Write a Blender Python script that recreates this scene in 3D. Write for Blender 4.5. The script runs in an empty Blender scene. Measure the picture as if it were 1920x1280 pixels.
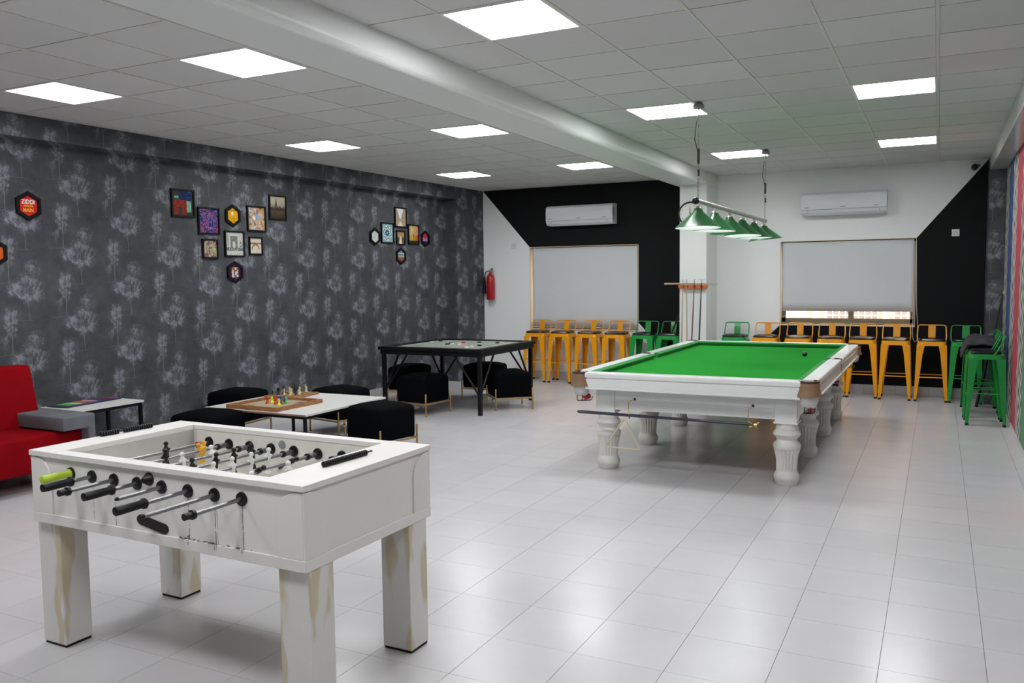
import bpy, bmesh, math, random
from mathutils import Vector, Matrix
random.seed(7)
S = bpy.context.scene
COL = S.collection
PI = math.pi
CH = 3.058          # ceiling height
CAMZ = 1.6417

# ------------------------------------------------------------------ camera
cd = bpy.data.cameras.new('camera'); cam = bpy.data.objects.new('camera', cd); COL.objects.link(cam)
cd.sensor_width = 36; cd.lens = 36 * 1585.45 / 1920; cd.clip_start = .05; cd.clip_end = 200
YAW, PITCH, ROLL = .4672, .0759, -.0124
_f = Vector((-math.sin(YAW) * math.cos(PITCH), math.cos(YAW) * math.cos(PITCH), -math.sin(PITCH)))
_r = Vector((math.cos(YAW), math.sin(YAW), 0)); _u = _r.cross(_f)
_r2 = _r * math.cos(ROLL) + _u * math.sin(ROLL); _u2 = -_r * math.sin(ROLL) + _u * math.cos(ROLL)
cam.matrix_world = Matrix(((_r2.x, _u2.x, -_f.x, 0), (_r2.y, _u2.y, -_f.y, 0), (_r2.z, _u2.z, -_f.z, CAMZ), (0, 0, 0, 1)))
S.camera = cam
# ------------------------------------------------------------------ world, exposure
W = bpy.data.worlds.new('world'); S.world = W; W.use_nodes = True
bg = W.node_tree.nodes['Background']; bg.inputs[0].default_value = (.93, .96, 1, 1); bg.inputs[1].default_value = 7.0
PANEL = 25.5
S.view_settings.view_transform = 'Standard'; S.view_settings.look = 'None'
S.view_settings.gamma = 1; S.view_settings.use_curve_mapping = False
S.view_settings.exposure = 0.0

# ------------------------------------------------------------------ node expressions
class X:
    """a tiny wrapper that turns python arithmetic into Math nodes"""
    def __init__(s, nt, v): s.nt = nt; s.v = v
    def _m(s, op, *a):
        n = s.nt.nodes.new('ShaderNodeMath'); n.operation = op
        for i, q in enumerate((s,) + a):
            q = q.v if isinstance(q, X) else q
            if isinstance(q, (int, float)): n.inputs[i].default_value = q
            else: s.nt.links.new(q, n.inputs[i])
        return X(s.nt, n.outputs[0])
    def __add__(s, o): return s._m('ADD', o)
    __radd__ = __add__
    def __sub__(s, o): return s._m('SUBTRACT', o)
    def __rsub__(s, o): return X(s.nt, float(o))._m('SUBTRACT', s)
    def __mul__(s, o): return s._m('MULTIPLY', o)
    __rmul__ = __mul__
    def __truediv__(s, o): return s._m('DIVIDE', o)
    def __neg__(s): return s._m('MULTIPLY', -1.0)
    def __gt__(s, o): return s._m('GREATER_THAN', o)
    def __lt__(s, o): return s._m('LESS_THAN', o)
    def fr(s): return s._m('FRACT')
    def fl(s): return s._m('FLOOR')
    def ab(s): return s._m('ABSOLUTE')
    def sq(s): return s._m('SQRT')
    def sin(s): return s._m('SINE')
    def at2(s, o): return s._m('ARCTAN2', o)
    def mn(s, o): return s._m('MINIMUM', o)
    def mx(s, o): return s._m('MAXIMUM', o)
    def pw(s, o): return s._m('POWER', o)
    def mod(s, o): return s._m('FLOORED_MODULO', o)
    def clamp(s):
        n = s._m('ADD', 0.0); n.v.node.use_clamp = True; return n
    def smooth(s, a, b):
        n = s.nt.nodes.new('ShaderNodeMapRange'); n.interpolation_type = 'SMOOTHSTEP'
        s.nt.links.new(s.v, n.inputs[0]); n.inputs[1].default_value = a; n.inputs[2].default_value = b
        return X(s.nt, n.outputs[0])

class M:
    def __init__(s, name, base=(.8, .8, .8), rough=.5, metal=0., spec=.5, coat=0., sheen=0.):
        s.m = bpy.data.materials.new(name); s.m.use_nodes = True; s.nt = s.m.node_tree
        s.b = s.nt.nodes['Principled BSDF']
        s.b.inputs['Base Color'].default_value = (*base, 1); s.b.inputs['Roughness'].default_value = rough
        s.b.inputs['Metallic'].default_value = metal; s.b.inputs['Specular IOR Level'].default_value = spec
        s.b.inputs['Coat Weight'].default_value = coat; s.b.inputs['Sheen Weight'].default_value = sheen
        s.m.diffuse_color = (*base, 1)
    def coord(s, kind='Object'):
        n = s.nt.nodes.new('ShaderNodeTexCoord'); sp = s.nt.nodes.new('ShaderNodeSeparateXYZ')
        s.nt.links.new(n.outputs[kind], sp.inputs[0]); return [X(s.nt, o) for o in sp.outputs]
    def pos(s):
        n = s.nt.nodes.new('ShaderNodeNewGeometry'); sp = s.nt.nodes.new('ShaderNodeSeparateXYZ')
        s.nt.links.new(n.outputs['Position'], sp.inputs[0]); return [X(s.nt, o) for o in sp.outputs]
    def vec(s, x, y, z=0.):
        c = s.nt.nodes.new('ShaderNodeCombineXYZ')
        for i, q in enumerate((x, y, z)):
            if isinstance(q, X): s.nt.links.new(q.v, c.inputs[i])
            else: c.inputs[i].default_value = q
        return c.outputs[0]
    def noise(s, scale, detail=3, rough=.5, v=None, dist=0., kind='Object'):
        n = s.nt.nodes.new('ShaderNodeTexNoise'); n.inputs['Scale'].default_value = scale
        n.inputs['Detail'].default_value = detail; n.inputs['Roughness'].default_value = rough; n.inputs['Distortion'].default_value = dist
        if v is None:
            c = s.nt.nodes.new('ShaderNodeTexCoord'); v = c.outputs[kind]
        s.nt.links.new(v, n.inputs['Vector'])
        return X(s.nt, n.outputs['Fac'])
    def rnd(s):
        n = s.nt.nodes.new('ShaderNodeObjectInfo'); return X(s.nt, n.outputs['Random'])
    def mix(s, f, a, b):
        n = s.nt.nodes.new('ShaderNodeMix'); n.data_type = 'RGBA'
        if isinstance(f, X): s.nt.links.new(f.v, n.inputs[0])
        else: n.inputs[0].default_value = f
        for i, q in ((6, a), (7, b)):
            if isinstance(q, tuple): n.inputs[i].default_value = (*q, 1)
            else: s.nt.links.new(q, n.inputs[i])
        return n.outputs[2]
    def ramp(s, f, stops, const=False):
        n = s.nt.nodes.new('ShaderNodeValToRGB'); s.nt.links.new(f.v, n.inputs[0])
        if const: n.color_ramp.interpolation = 'CONSTANT'
        e = n.color_ramp.elements
        e[0].position = stops[0][0]; e[0].color = (*stops[0][1], 1); e[1].position = stops[-1][0]; e[1].color = (*stops[-1][1], 1)
        for p, c in stops[1:-1]: q = e.new(p); q.color = (*c, 1)
        return n.outputs[0]
    def base(s, c): s.nt.links.new(c, s.b.inputs['Base Color']); return s
    def rough(s, x): s.nt.links.new(x.v, s.b.inputs['Roughness']); return s
    def bump(s, h, st=.3, d=.002):
        n = s.nt.nodes.new('ShaderNodeBump'); n.inputs['Strength'].default_value = st; n.inputs['Distance'].default_value = d
        s.nt.links.new(h.v, n.inputs['Height']); s.nt.links.new(n.outputs[0], s.b.inputs['Normal']); return s
    def emit(s, c, st):
        s.b.inputs['Emission Color'].default_value = (*c, 1); s.b.inputs['Emission Strength'].default_value = st; return s

def mottled(name, c, var=.12, scale=6, rough=.5, bump=.0, bscale=60, **k):
    m = M(name, c, rough, **k)
    n = m.noise(scale, 4)
    m.base(m.mix(n, tuple(v * (1 - var) for v in c), tuple(min(1, v * (1 + var)) for v in c)))
    if bump: m.bump(m.noise(bscale, 3), bump)
    return m.m

# ------------------------------------------------------------------ mesh helpers
class MB:
    def __init__(s): s.v = []; s.f = []; s.mi = []; s.sm = []
    def add(s, vs, fs, mi=0, smooth=False):
        o = len(s.v); s.v += [tuple(p) for p in vs]; s.f += [tuple(i + o for i in q) for q in fs]
        s.mi += [mi] * len(fs); s.sm += [smooth] * len(fs); return s
    def box(s, x0, x1, y0, y1, z0, z1, mi=0):
        vs = [(x, y, z) for z in (z0, z1) for y in (y0, y1) for x in (x0, x1)]
        return s.add(vs, [(0, 2, 3, 1), (4, 5, 7, 6), (0, 1, 5, 4), (2, 6, 7, 3), (0, 4, 6, 2), (1, 3, 7, 5)], mi)
    def cbox(s, x0, x1, y0, y1, z0, z1, c=.004, mi=0):
        """box with chamfered edges"""
        def ring(z, d): return [(x0 + d, y0, z), (x1 - d, y0, z), (x1, y0 + d, z), (x1, y1 - d, z), (x1 - d, y1, z), (x0 + d, y1, z), (x0, y1 - d, z), (x0, y0 + d, z)]
        def inner(z): return [(x0 + c, y0 + c, z), (x1 - c, y0 + c, z), (x1 - c, y0 + c, z), (x1 - c, y1 - c, z), (x1 - c, y1 - c, z), (x0 + c, y1 - c, z), (x0 + c, y1 - c, z), (x0 + c, y0 + c, z)]
        r = [inner(z0), ring(z0 + c, c), ring(z1 - c, c), inner(z1)]
        vs = [p for q in r for p in q]; fs = []
        for k in range(3):
            for i in range(8):
                j = (i + 1) % 8; fs.append((k * 8 + i, k * 8 + j, k * 8 + 8 + j, k * 8 + 8 + i))
        fs += [(7, 5, 3, 1), (25, 27, 29, 31)]
        return s.add(vs, fs, mi)
    def tube(s, pts, r, n=8, mi=0, caps=True, closed=False):
        pts = [Vector(p) for p in pts]; rs = r if isinstance(r, (list, tuple)) else [r] * len(pts)
        vs = []; prev = None; L = len(pts)
        for i, p in enumerate(pts):
            if closed: t = pts[(i + 1) % L] - pts[i - 1]
            else: t = (pts[min(i + 1, L - 1)] - pts[max(i - 1, 0)])
            t.normalize()
            if prev is None:
                a = Vector((0, 0, 1)) if abs(t.z) < .9 else Vector((1, 0, 0))
                u = t.cross(a).normalized()
            else: u = (prev - t * prev.dot(t)).normalized()
            prev = u; w = t.cross(u)
            for k in range(n):
                an = 2 * PI * k / n; vs.append(p + (u * math.cos(an) + w * math.sin(an)) * rs[i])
        fs = []
        for i in range(L if closed else L - 1):
            j = (i + 1) % L
            for k in range(n): fs.append((i * n + k, i * n + (k + 1) % n, j * n + (k + 1) % n, j * n + k))
        if caps and not closed: fs += [tuple(range(n))[::-1], tuple(range((L - 1) * n, L * n))]
        return s.add(vs, fs, mi, True)
    def lathe(s, prof, c=(0, 0, 0), n=16, mi=0, flute=None, axis='Z', caps=True):
        vs = []; fs = []
        for (z, r) in prof:
            for k in range(n):
                a = 2 * PI * k / n; rr = r
                if flute and flute[0] <= z <= flute[1]: rr = r * (1 - flute[3] * (k % 2))
                p = (rr * math.cos(a), rr * math.sin(a), z)
                if axis == 'Y': p = (p[0], p[2], p[1])
                if axis == 'X': p = (p[2], p[0], p[1])
                vs.append((c[0] + p[0], c[1] + p[1], c[2] + p[2]))
        for i in range(len(prof) - 1):
            for k in range(n):
                q = (i * n + k, i * n + (k + 1) % n, (i + 1) * n + (k + 1) % n, (i + 1) * n + k)
                fs.append(q if axis != 'Y' else q[::-1])
        if caps:
            q0 = tuple(range(n))[::-1]; q1 = tuple(range((len(prof) - 1) * n, len(prof) * n))
            fs += [q0, q1] if axis != 'Y' else [q0[::-1], q1[::-1]]
        return s.add(vs, fs, mi, flute is None)
    def sphere(s, c, r, n=12, m=8, mi=0, sc=(1, 1, 1)):
        prof = [(-math.cos(PI * i / m) * r, max(1e-4, math.sin(PI * i / m) * r)) for i in range(m + 1)]
        o = MB().lathe(prof, (0, 0, 0), n); vs = [(c[0] + p[0] * sc[0], c[1] + p[1] * sc[1], c[2] + p[2] * sc[2]) for p in o.v]
        return s.add(vs, o.f, mi, True)
    def prism(s, poly, d0, d1, axis='Y', mi=0):
        """extrude a 2-D polygon; axis Y: poly=(x,z); X: poly=(y,z); Z: poly=(x,y)"""
        def P(a, b, d): return (a, d, b) if axis == 'Y' else ((d, a, b) if axis == 'X' else (a, b, d))
        n = len(poly); vs = [P(a, b, d0) for a, b in poly] + [P(a, b, d1) for a, b in poly]
        fs = [tuple(range(n)), tuple(range(2 * n - 1, n - 1, -1))]
        for i in range(n): j = (i + 1) % n; fs.append((i, i + n, j + n, j))
        return s.add(vs, fs, mi)
    def build(s, name, mats, parent=None, loc=None, bevel=0, fix=True, smooth_angle=None):
        me = bpy.data.meshes.new(name); me.from_pydata(s.v, [], s.f)
        for i, p in enumerate(me.polygons): p.material_index = s.mi[i]; p.use_smooth = s.sm[i]
        if fix:
            b = bmesh.new(); b.from_mesh(me); bmesh.ops.recalc_face_normals(b, faces=b.faces); b.to_mesh(me); b.free()
        for m in (mats if isinstance(mats, (list, tuple)) else [mats]): me.materials.append(m)
        me.update()
        if any(s.sm): me.set_sharp_from_angle(angle=math.radians(38))
        o = bpy.data.objects.new(name, me); COL.objects.link(o)
        if parent: o.parent = parent
        if loc: o.location = loc
        if bevel:
            q = o.modifiers.new('bevel', 'BEVEL'); q.width = bevel; q.segments = 2; q.limit_method = 'ANGLE'
        return o

def tag(o, label, cat=None, group=None, kind=None):
    if label: o['label'] = label
    if cat: o['category'] = cat
    if group: o['group'] = group
    if kind: o['kind'] = kind
    return o
def thing(name, label, cat, loc=(0, 0, 0), rz=0, group=None):
    o = bpy.data.objects.new(name, None); COL.objects.link(o); o.location = loc; o.rotation_euler = (0, 0, rz)
    o.empty_display_size = .1
    return tag(o, label, cat, group)
def dup(o, loc=None, rz=None, label=None, parent=None, group=None):
    c = o.copy(); COL.objects.link(c)
    if parent: c.parent = parent
    if loc: c.location = loc
    if rz is not None: c.rotation_euler = (0, 0, rz)
    if label: c['label'] = label
    if group: c['group'] = group
    for ch in list(o.children): dup(ch, parent=c)
    return c
def struct(o): o['kind'] = 'structure'; return o
def text_mesh(body, size, mat, name, parent, loc, rot, ext=.0004, sx=1.):
    c = bpy.data.curves.new(name, 'FONT'); c.body = body; c.size = size; c.extrude = ext; c.align_x = 'CENTER'; c.align_y = 'CENTER'; c.offset = size * .025
    o = bpy.data.objects.new('t', c); COL.objects.link(o)
    me = bpy.data.meshes.new_from_object(o.evaluated_get(bpy.context.evaluated_depsgraph_get()))
    bpy.data.objects.remove(o); me.name = name; me.materials.clear(); me.materials.append(mat)
    o = bpy.data.objects.new(name, me); COL.objects.link(o); o.parent = parent; o.location = loc; o.rotation_euler = rot; o.scale = (sx, 1, 1)
    return o

# ------------------------------------------------------------------ materials
white_wall = mottled('white_paint', (.82, .83, .82), .03, 3, .6, .05, 200)
# back wall: white paint with the black geometric areas painted on it
m = M('wall_paint_black_white', (.7, .7, .7), .7, spec=.22); x, y, z = m.pos()
L1 = z > (x + 6.758) * -1.115 + 3.065
L2 = z > (x + 4.08) * -1.0 + .92
left = (L1 * (x < -5.9)).mx((x > -5.91) * (x < -4.07) * (z > 1.9)).mx((x > -4.08) * (x < -3.1) * L2)
R1 = z < (x + .272) * 1.2 + 2.09
R2 = z < (x + 2.0) * 1.0 + .915
right = ((x > -.275) * R1).mx((x > -2.0) * (x < -.27) * (z < 1.5)).mx((x > -2.9) * (x < -1.99) * R2)
blk = left.mx(right)
m.base(m.mix(blk, (.83, .84, .84), (.0028, .0030, .0038)))
wall_bw = m.m
# wallpaper with half-dropped trees
def wallpaper():
    m = M('tree_wallpaper', (.08, .085, .09), .62, spec=.3)
    ox, oy, oz = m.coord('Object')       # object y runs along the wall, z up; the pattern turns with the corners
    oy = oy + ox
    P, V = .5175, .62
    def tree(u0, v0, hw, top, trunk, blobs, seed, thr, trw):
        u = (oy - u0) / P; c = u.fl(); lx = (u - c - .5) * P
        zz = (oz - v0) / V - c * .5; lz = (zz - zz.fl()) * V - .62 * .42        # junction at 0
        nv = m.vec(lx, lz, seed)
        n3 = m.noise(13, 3, .6, nv); w2 = m.noise(13, 3, .6, m.vec(lx, lz, seed + 5.))
        wx = lx + (n3 - .5) * .16; wz = lz + (w2 - .5) * .16                      # fray the crown
        n = m.noise(48, 4, .75, m.vec(lx * 1.4, lz, seed)); n2 = m.noise(150, 3, .8, nv)
        mask = None
        for (bx, bz, rx, rz, w) in blobs:
            dx = (wx - bx) / rx; dz = (wz - bz) / rz
            q = (1.0 - (dx * dx + dz * dz)).mx(0.0) * w
            mask = q if mask is None else mask.mx(q)
        md = m.noise(19, 2, .5, m.vec(lx, lz, seed + 9.))
        zr = lz + .02; ang = lx.at2(zr); rad = (lx * lx + zr * zr).sq()
        st = m.noise(1., 3, .6, m.vec(ang * 9., rad * 14., seed))                 # branches fan out of the trunk
        dens = mask * (md * 2.0)
        crown = ((n * .40 + n2 * .25 + st * .35) - (.572 + thr) + dens * .17).smooth(0., .22) * mask.smooth(0.0, .35)
        crown = crown * .85 + mask.mn(1.0) * md * .16
        wob = (n3 - .5) * .02
        t = (trw - (lx + wob).ab()).smooth(0.0, .003) * (lz > -trunk) * (lz < top * .35)
        b1 = (trw * .7 - (lx.ab() - lz * .45 + wob).ab()).smooth(0., .003) * (lz > 0.0) * (lz < top * .6)
        g = (.004 - (lz + trunk).ab()).smooth(0., .004) * ((lx + .02).ab() < .05) * n2
        return crown.mx(t * .75).mx(b1 * .5).mx(g * .5)
    A = tree(4.734 - P / 2, 2.106 - .62 * .42, .2, .22, .17, [(-.115, .10, .115, .09, 1.3), (.07, .05, .115, .09, 1.15), (.03, .17, .15, .13, 1.05), (-.005, .02, .06, .08, 1.1), (.05, .27, .12, .10, .85), (-.05, .05, .08, .06, 1.)], 3.1, .0, .0032)
    B = tree(5.088 - P / 2, 2.14 - .62 * .42, .1, .18, .185, [(0, .12, .115, .13, 1.25), (.0, .03, .06, .09, 1.1)], 7.7, .0, .0038)
    Cc = tree(5.018 - P / 2, 2.04 - .62 * .42, .06, .1, .09, [(0, .03, .05, .07, .9)], 12.3, .0, .002)
    f = A.mx(B).mx(Cc)
    cl = m.noise(1.6, 4, .6); gr = m.noise(300, 2, .6); mid = m.noise(14, 4, .7)
    hz = m.noise(5.5, 3, .6)
    base = m.ramp(cl * .3 + mid * .25 + hz * .45, [(.33, (.026, .028, .032)), (.66, (.078, .082, .090))])
    b2 = m.mix((gr - .35) * .5, base, (.10, .105, .115))
    m.base(m.mix((f * (mid * .5 + .6)).clamp(), b2, (.26, .272, .31)))
    m.bump(gr, .15, .001)
    return m.m
wallp = wallpaper()
# floor tiles
m = M('floor_tile_ceramic', (.6, .59, .59), .3, spec=.55)
r = m.rnd(); n = m.noise(2.5, 4, .55, kind='Object'); g = m.pos()
n2 = m.noise(3.2, 5, .6, m.vec(g[0], g[1]))
m.base(m.ramp(r * .25 + n2 * .75, [(.25, (.535, .525, .535)), (.75, (.58, .57, .578))]))
m.rough(m.noise(1.5, 2, .5, m.vec(g[0], g[1])) * .08 + .205)
floor_mat = m.m
grout = mottled('grout', (.085, .078, .072), .2, 10, .9)
m = M('ceiling_tile_mineral', (.55, .55, .55), .9, spec=.1)
r = m.rnd(); g = m.pos(); sp = m.noise(18, 3, .8, m.vec(g[0], g[1])) > .76
m.base(m.mix(sp * .5, m.mix(r, (.60, .60, .595), (.65, .65, .645)), (.35, .33, .31)))
ceil_mat = m.m
tbar = mottled('ceiling_grid_metal', (.62, .61, .57), .05, 5, .5)
dark_gap = mottled('plenum_dark', (.10, .10, .10), .1, 5, .9)
beam_mat = mottled('beam_paint', (.74, .76, .745), .04, 3, .42, .06, 60)
beam_gloss = mottled('beam_gloss_paint', (.5, .51, .49), .08, 4, .16, .25, 12)
panel_em = M('panel_light', (1, 1, 1), .5).emit((.97, .985, 1.0), PANEL).m
panel_fr = mottled('panel_frame', (.75, .75, .75), .03, 5, .4)
orange = mottled('orange_metal_paint', (.78, .32, .005), .10, 9, .3, spec=.35, coat=.12)
green = mottled('green_metal_paint', (.014, .28, .052), .10, 9, .3, spec=.35, coat=.12)
vinyl = mottled('black_vinyl', (.007, .007, .010), .15, 30, .24, .1, 120, spec=.5)
rubber = mottled('black_rubber', (.008, .008, .009), .2, 30, .6, spec=.3)
black_metal = mottled('black_metal', (.004, .004, .0055), .15, 12, .42, spec=.25)
black_plastic = mottled('black_plastic', (.0055, .0055, .007), .2, 12, .38, spec=.35)
velvet_black = mottled('black_velvet', (.0018, .0020, .0032), .25, 14, .9, .1, 200, spec=.06)
red_fab = mottled('red_velvet', (.22, .0006, .004), .22, 5, .85, .15, 180, spec=.08)
grey_fab = mottled('grey_velvet', (.13, .135, .15), .5, 4, .8, .12, 180, spec=.15)
gold = mottled('brushed_gold', (.56, .36, .155), .08, 20, .30, metal=.9)
brass = mottled('brass', (.75, .62, .30), .08, 20, .25, metal=.9)
steel = mottled('steel', (.27, .27, .28), .15, 12, .33, metal=.95)
nickel = mottled('brushed_nickel', (.48, .47, .44), .08, 30, .32, metal=.95)
lamin = mottled('white_laminate', (.66, .655, .63), .03, 6, .4)
dark_br = mottled('dark_brown_hole', (.035, .018, .01), .3, 12, .7)
edge_br = mottled('brown_edge', (.20, .13, .09), .1, 6, .6)
snk_white = mottled('snooker_white_paint', (.77, .78, .77), .06, 7, .26, .04, 40, coat=.2)
leg_white = mottled('leg_white_paint', (.70, .69, .65), .12, 12, .32, .1, 40)
m = M('green_baize', (.018, .235, .022), .95, spec=.0, sheen=.0)
n = m.noise(260, 2); n2 = m.noise(1.2, 3)
m.base(m.mix(n * .4 + n2 * .6, (.020, .20, .028), (.028, .25, .038))); m.bump(n, .2, .001)
baize = m.m
cushion_g = mottled('cushion_cloth', (.013, .20, .03), .1, 40, .8)
leather = mottled('tan_leather', (.27, .155, .085), .3, 20, .5, .3, 60)
leather_dk = mottled('brown_leather', (.07, .032, .018), .3, 20, .5)
m = M('white_netting', (.6, .6, .55), .7)
ox, oy, oz = m.coord(); ck = ((ox + oz) * 420.).sin() * ((ox - oz) * 420.).sin()
m.base(m.mix(ck > .3, (.62, .63, .60), (.33, .34, .32))); net = m.m
cream_w = mottled('cream_plastic', (.62, .56, .36), .05, 20, .4)
shade_g = mottled('green_enamel', (.018, .115, .032), .06, 10, .3, coat=.2)
shade_in = M('shade_white_inside', (.85, .85, .84), .6).m
bulb_m = M('bulb_glow', (1, 1, 1), .5).emit((.9, .94, 1.0), 50).m
cable = mottled('black_cable', (.012, .012, .012), .1, 20, .5)
chainm = mottled('chain_metal', (.30, .27, .16), .1, 20, .35, metal=.8)
wood = M('light_brown_wood', (.3, .13, .04), .45); ox, oy, oz = wood.coord()
n = wood.noise(7, 5, .6, wood.vec(ox * 1., oy * 6., oz * 6.), 1.2)
wood.base(wood.ramp(n, [(.3, (.15, .052, .015)), (.55, (.34, .15, .055)), (.8, (.46, .24, .10))])); wood = wood.m
rackm = mottled('rack_orange_wood', (.55, .12, .025), .15, 15, .4)
cue_m = mottled('cue_wood', (.42, .30, .17), .12, 15, .35)
cue_dk = mottled('cue_dark_wood', (.12, .055, .03), .2, 15, .35)
pale_top = mottled('carrom_surface', (.34, .37, .32), .05, 4, .35)
ac_w = mottled('ac_plastic', (.70, .71, .75), .02, 4, .28)
grey_mid = mottled('grey_plastic', (.25, .25, .26), .05, 8, .5)
sock_m = mottled('socket_plastic', (.72, .71, .68), .03, 8, .4)
red_paint = mottled('extinguisher_red', (.42, .004, .008), .08, 8, .3, coat=.3)
blind_m = mottled('blind_fabric', (.62, .64, .66), .02, 3, .8)
alu = mottled('bronze_aluminium', (.20, .165, .11), .08, 10, .4, metal=.3)
reveal = mottled('window_reveal', (.62, .50, .36), .06, 6, .6)  # warm light on the reveal edges is put into this tan
glass = M('window_glass', (1, 1, 1), .02); glass.b.inputs['Transmission Weight'].default_value = 1; glass.b.inputs['IOR'].default_value = 1.1; glass = glass.m
skirt_m = mottled('skirting_tile', (.50, .49, .49), .05, 3, .3)
redp = mottled('red_plastic', (.6, .012, .01), .05, 20, .35)
greenp = mottled('green_plastic', (.03, .55, .10), .05, 20, .35)
yellp = mottled('yellow_green_plastic', (.66, .75, .02), .05, 20, .35)
bluep = mottled('blue_plastic', (.04, .02, .22), .05, 20, .35)
limep = mottled('lime_plastic', (.42, .60, .03), .08, 20, .4)
whitep = mottled('white_plastic', (.72, .72, .70), .03, 20, .35)
ivory = mottled('ivory_wood', (.62, .56, .32), .08, 30, .4)
ebony = mottled('ebony_wood', (.012, .010, .009), .2, 30, .35)
jacket_m = mottled('dark_grey_cloth', (.03, .028, .03), .25, 18, .85, .3, 150)
yel_fig = mottled('yellow_plastic', (.75, .36, .01), .1, 20, .4)
ext_wall = mottled('outside_plaster', (.72, .48, .33), .08, 3, .9)
ext_pale = mottled('outside_pale_plaster', (.85, .80, .70), .05, 3, .9)
ext_dark = mottled('outside_window_tint', (.35, .26, .22), .15, 3, .5)
ext_grill = mottled('outside_white_grille', (.85, .85, .84), .05, 3, .6)

# ================================================================== SETTING
XR = .71; YB = 12.39; YF = -3.2
# --- floor: mortar bed and tiles
XL0 = -7.45
b = MB().box(XL0, XR + .2, YF - .1, YB + .2, -.12, -.0025)
flo = struct(b.build('floor', grout))
def in_view(x, y, z):
    w = Vector((x, y, z)) - Vector((0, 0, CAMZ)); d = w.dot(_f)
    if d < .4: return False
    return abs(w.dot(_r2) / d) < .66 and abs(w.dot(_u2) / d) < .47
ts = .3995; gx, gy = -.5867, 3.7144
tm = MB().box(-ts / 2 + .0011, ts / 2 - .0011, -ts / 2 + .0008, ts / 2 - .0008, -.01, 0)
tile0 = tm.build('floor_tile', floor_mat, flo); tile_mesh = tile0.data
cells = []
for i in range(-18, 5):
    for j in range(-18, 23):
        cx, cy = gx + (i + .5) * ts, gy + (j + .5) * ts
        if cx - ts / 2 > XR or cx + ts / 2 < XL0 or cy + ts / 2 < YF or cy - ts / 2 > YB: continue
        cells.append((not in_view(cx, cy, 0), math.hypot(cx, cy), cx, cy))
cells.sort(); rest = MB()
for k, (nv, d, cx, cy) in enumerate(cells):
    x0, x1 = max(cx - ts / 2, XL0), min(cx + ts / 2, XR); y1 = min(cy + ts / 2, YB); y0 = max(cy - ts / 2, YF)
    if k < 300 and x1 - x0 > ts - .001 and y1 - y0 > ts - .001 and not nv:
        if k == 0: o = tile0
        else: o = bpy.data.objects.new('floor_tile', tile_mesh); COL.objects.link(o); o.parent = flo
        o.location = (cx, cy, 0)
    else: rest.box(x0 + .0011, x1 - .0011, y0 + .0008, y1 - .0008, -.01, 0)
rest.build('floor_tiles', floor_mat, flo)['kind'] = 'stuff'

# --- ceiling: two suspended fields
cei = struct(MB().box(XL0 - .1, XR + .2, YF - .1, YB + .2, CH + .03, CH + .15).build('ceiling', dark_gap))
lights_R = [(-.339, 4.3), (-.339, 7.297), (-.339, 10.297), (-2.139, 4.297), (-2.139, 7.297), (-2.139, 10.297), (-.339, 1.297), (-2.139, 1.297)]
lights_L = [(-5.90, 4.284), (-4.10, 4.284), (-5.90, 7.284), (-4.10, 7.284), (-5.90, 10.284), (-4.10, 10.284), (-5.90, 1.284), (-4.10, 1.284)]
grid = MB(); cm = MB().cbox(-.289, .289, -.289, .289, 0, .014, .001)
ct0 = cm.build('ceiling_tile', ceil_mat, cei); first = [True]
def field(x0, x1, ox, oy, lights):
    i0 = math.floor((x0 - ox) / .6); i1 = math.ceil((x1 - ox) / .6)
    j0 = math.floor((YF - oy) / .6); j1 = math.ceil((YB - oy) / .6)
    for i in range(i0, i1):
        for j in range(j0, j1):
            a0, a1 = max(ox + i * .6, x0), min(ox + i * .6 + .6, x1); c0, c1 = max(oy + j * .6, YF), min(oy + j * .6 + .6, YB)
            if a1 - a0 < .03 or c1 - c0 < .03: continue
            mx_, my_ = (a0 + a1) / 2, (c0 + c1) / 2
            if any(abs(mx_ - lx) < .2 and abs(my_ - ly) < .2 for lx, ly in lights): continue
            if a1 - a0 > .59 and c1 - c0 > .59:
                if first[0]: o = ct0; first[0] = False
                else: o = bpy.data.objects.new('ceiling_tile', ct0.data); COL.objects.link(o); o.parent = cei
                o.location = (mx_, my_, CH + .001 + random.random() * .0015)
            else:
                MB().cbox(a0 + .011, a1 - .011, c0 + .011, c1 - .011, CH + .002, CH + .015, .001).build('ceiling_tile', ceil_mat, cei)
    for i in range(i0, i1 + 1):
        xx = min(max(ox + i * .6, x0 + .012), x1 - .012); grid.box(xx - .010, xx + .010, YF, YB, CH - .0015, CH + .02)
    for j in range(j0, j1 + 1):
        yy = min(max(oy + j * .6, YF + .012), YB - .012); grid.box(x0, x1, yy - .008, yy + .008, CH - .0005, CH + .02)
field(-3.0, XR, -.039, 5.197, lights_R)
field(-7.35, -3.2, -3.80, 3.384, lights_L)
grid.build('grid_bars', tbar, cei)['kind'] = 'stuff'

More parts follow.
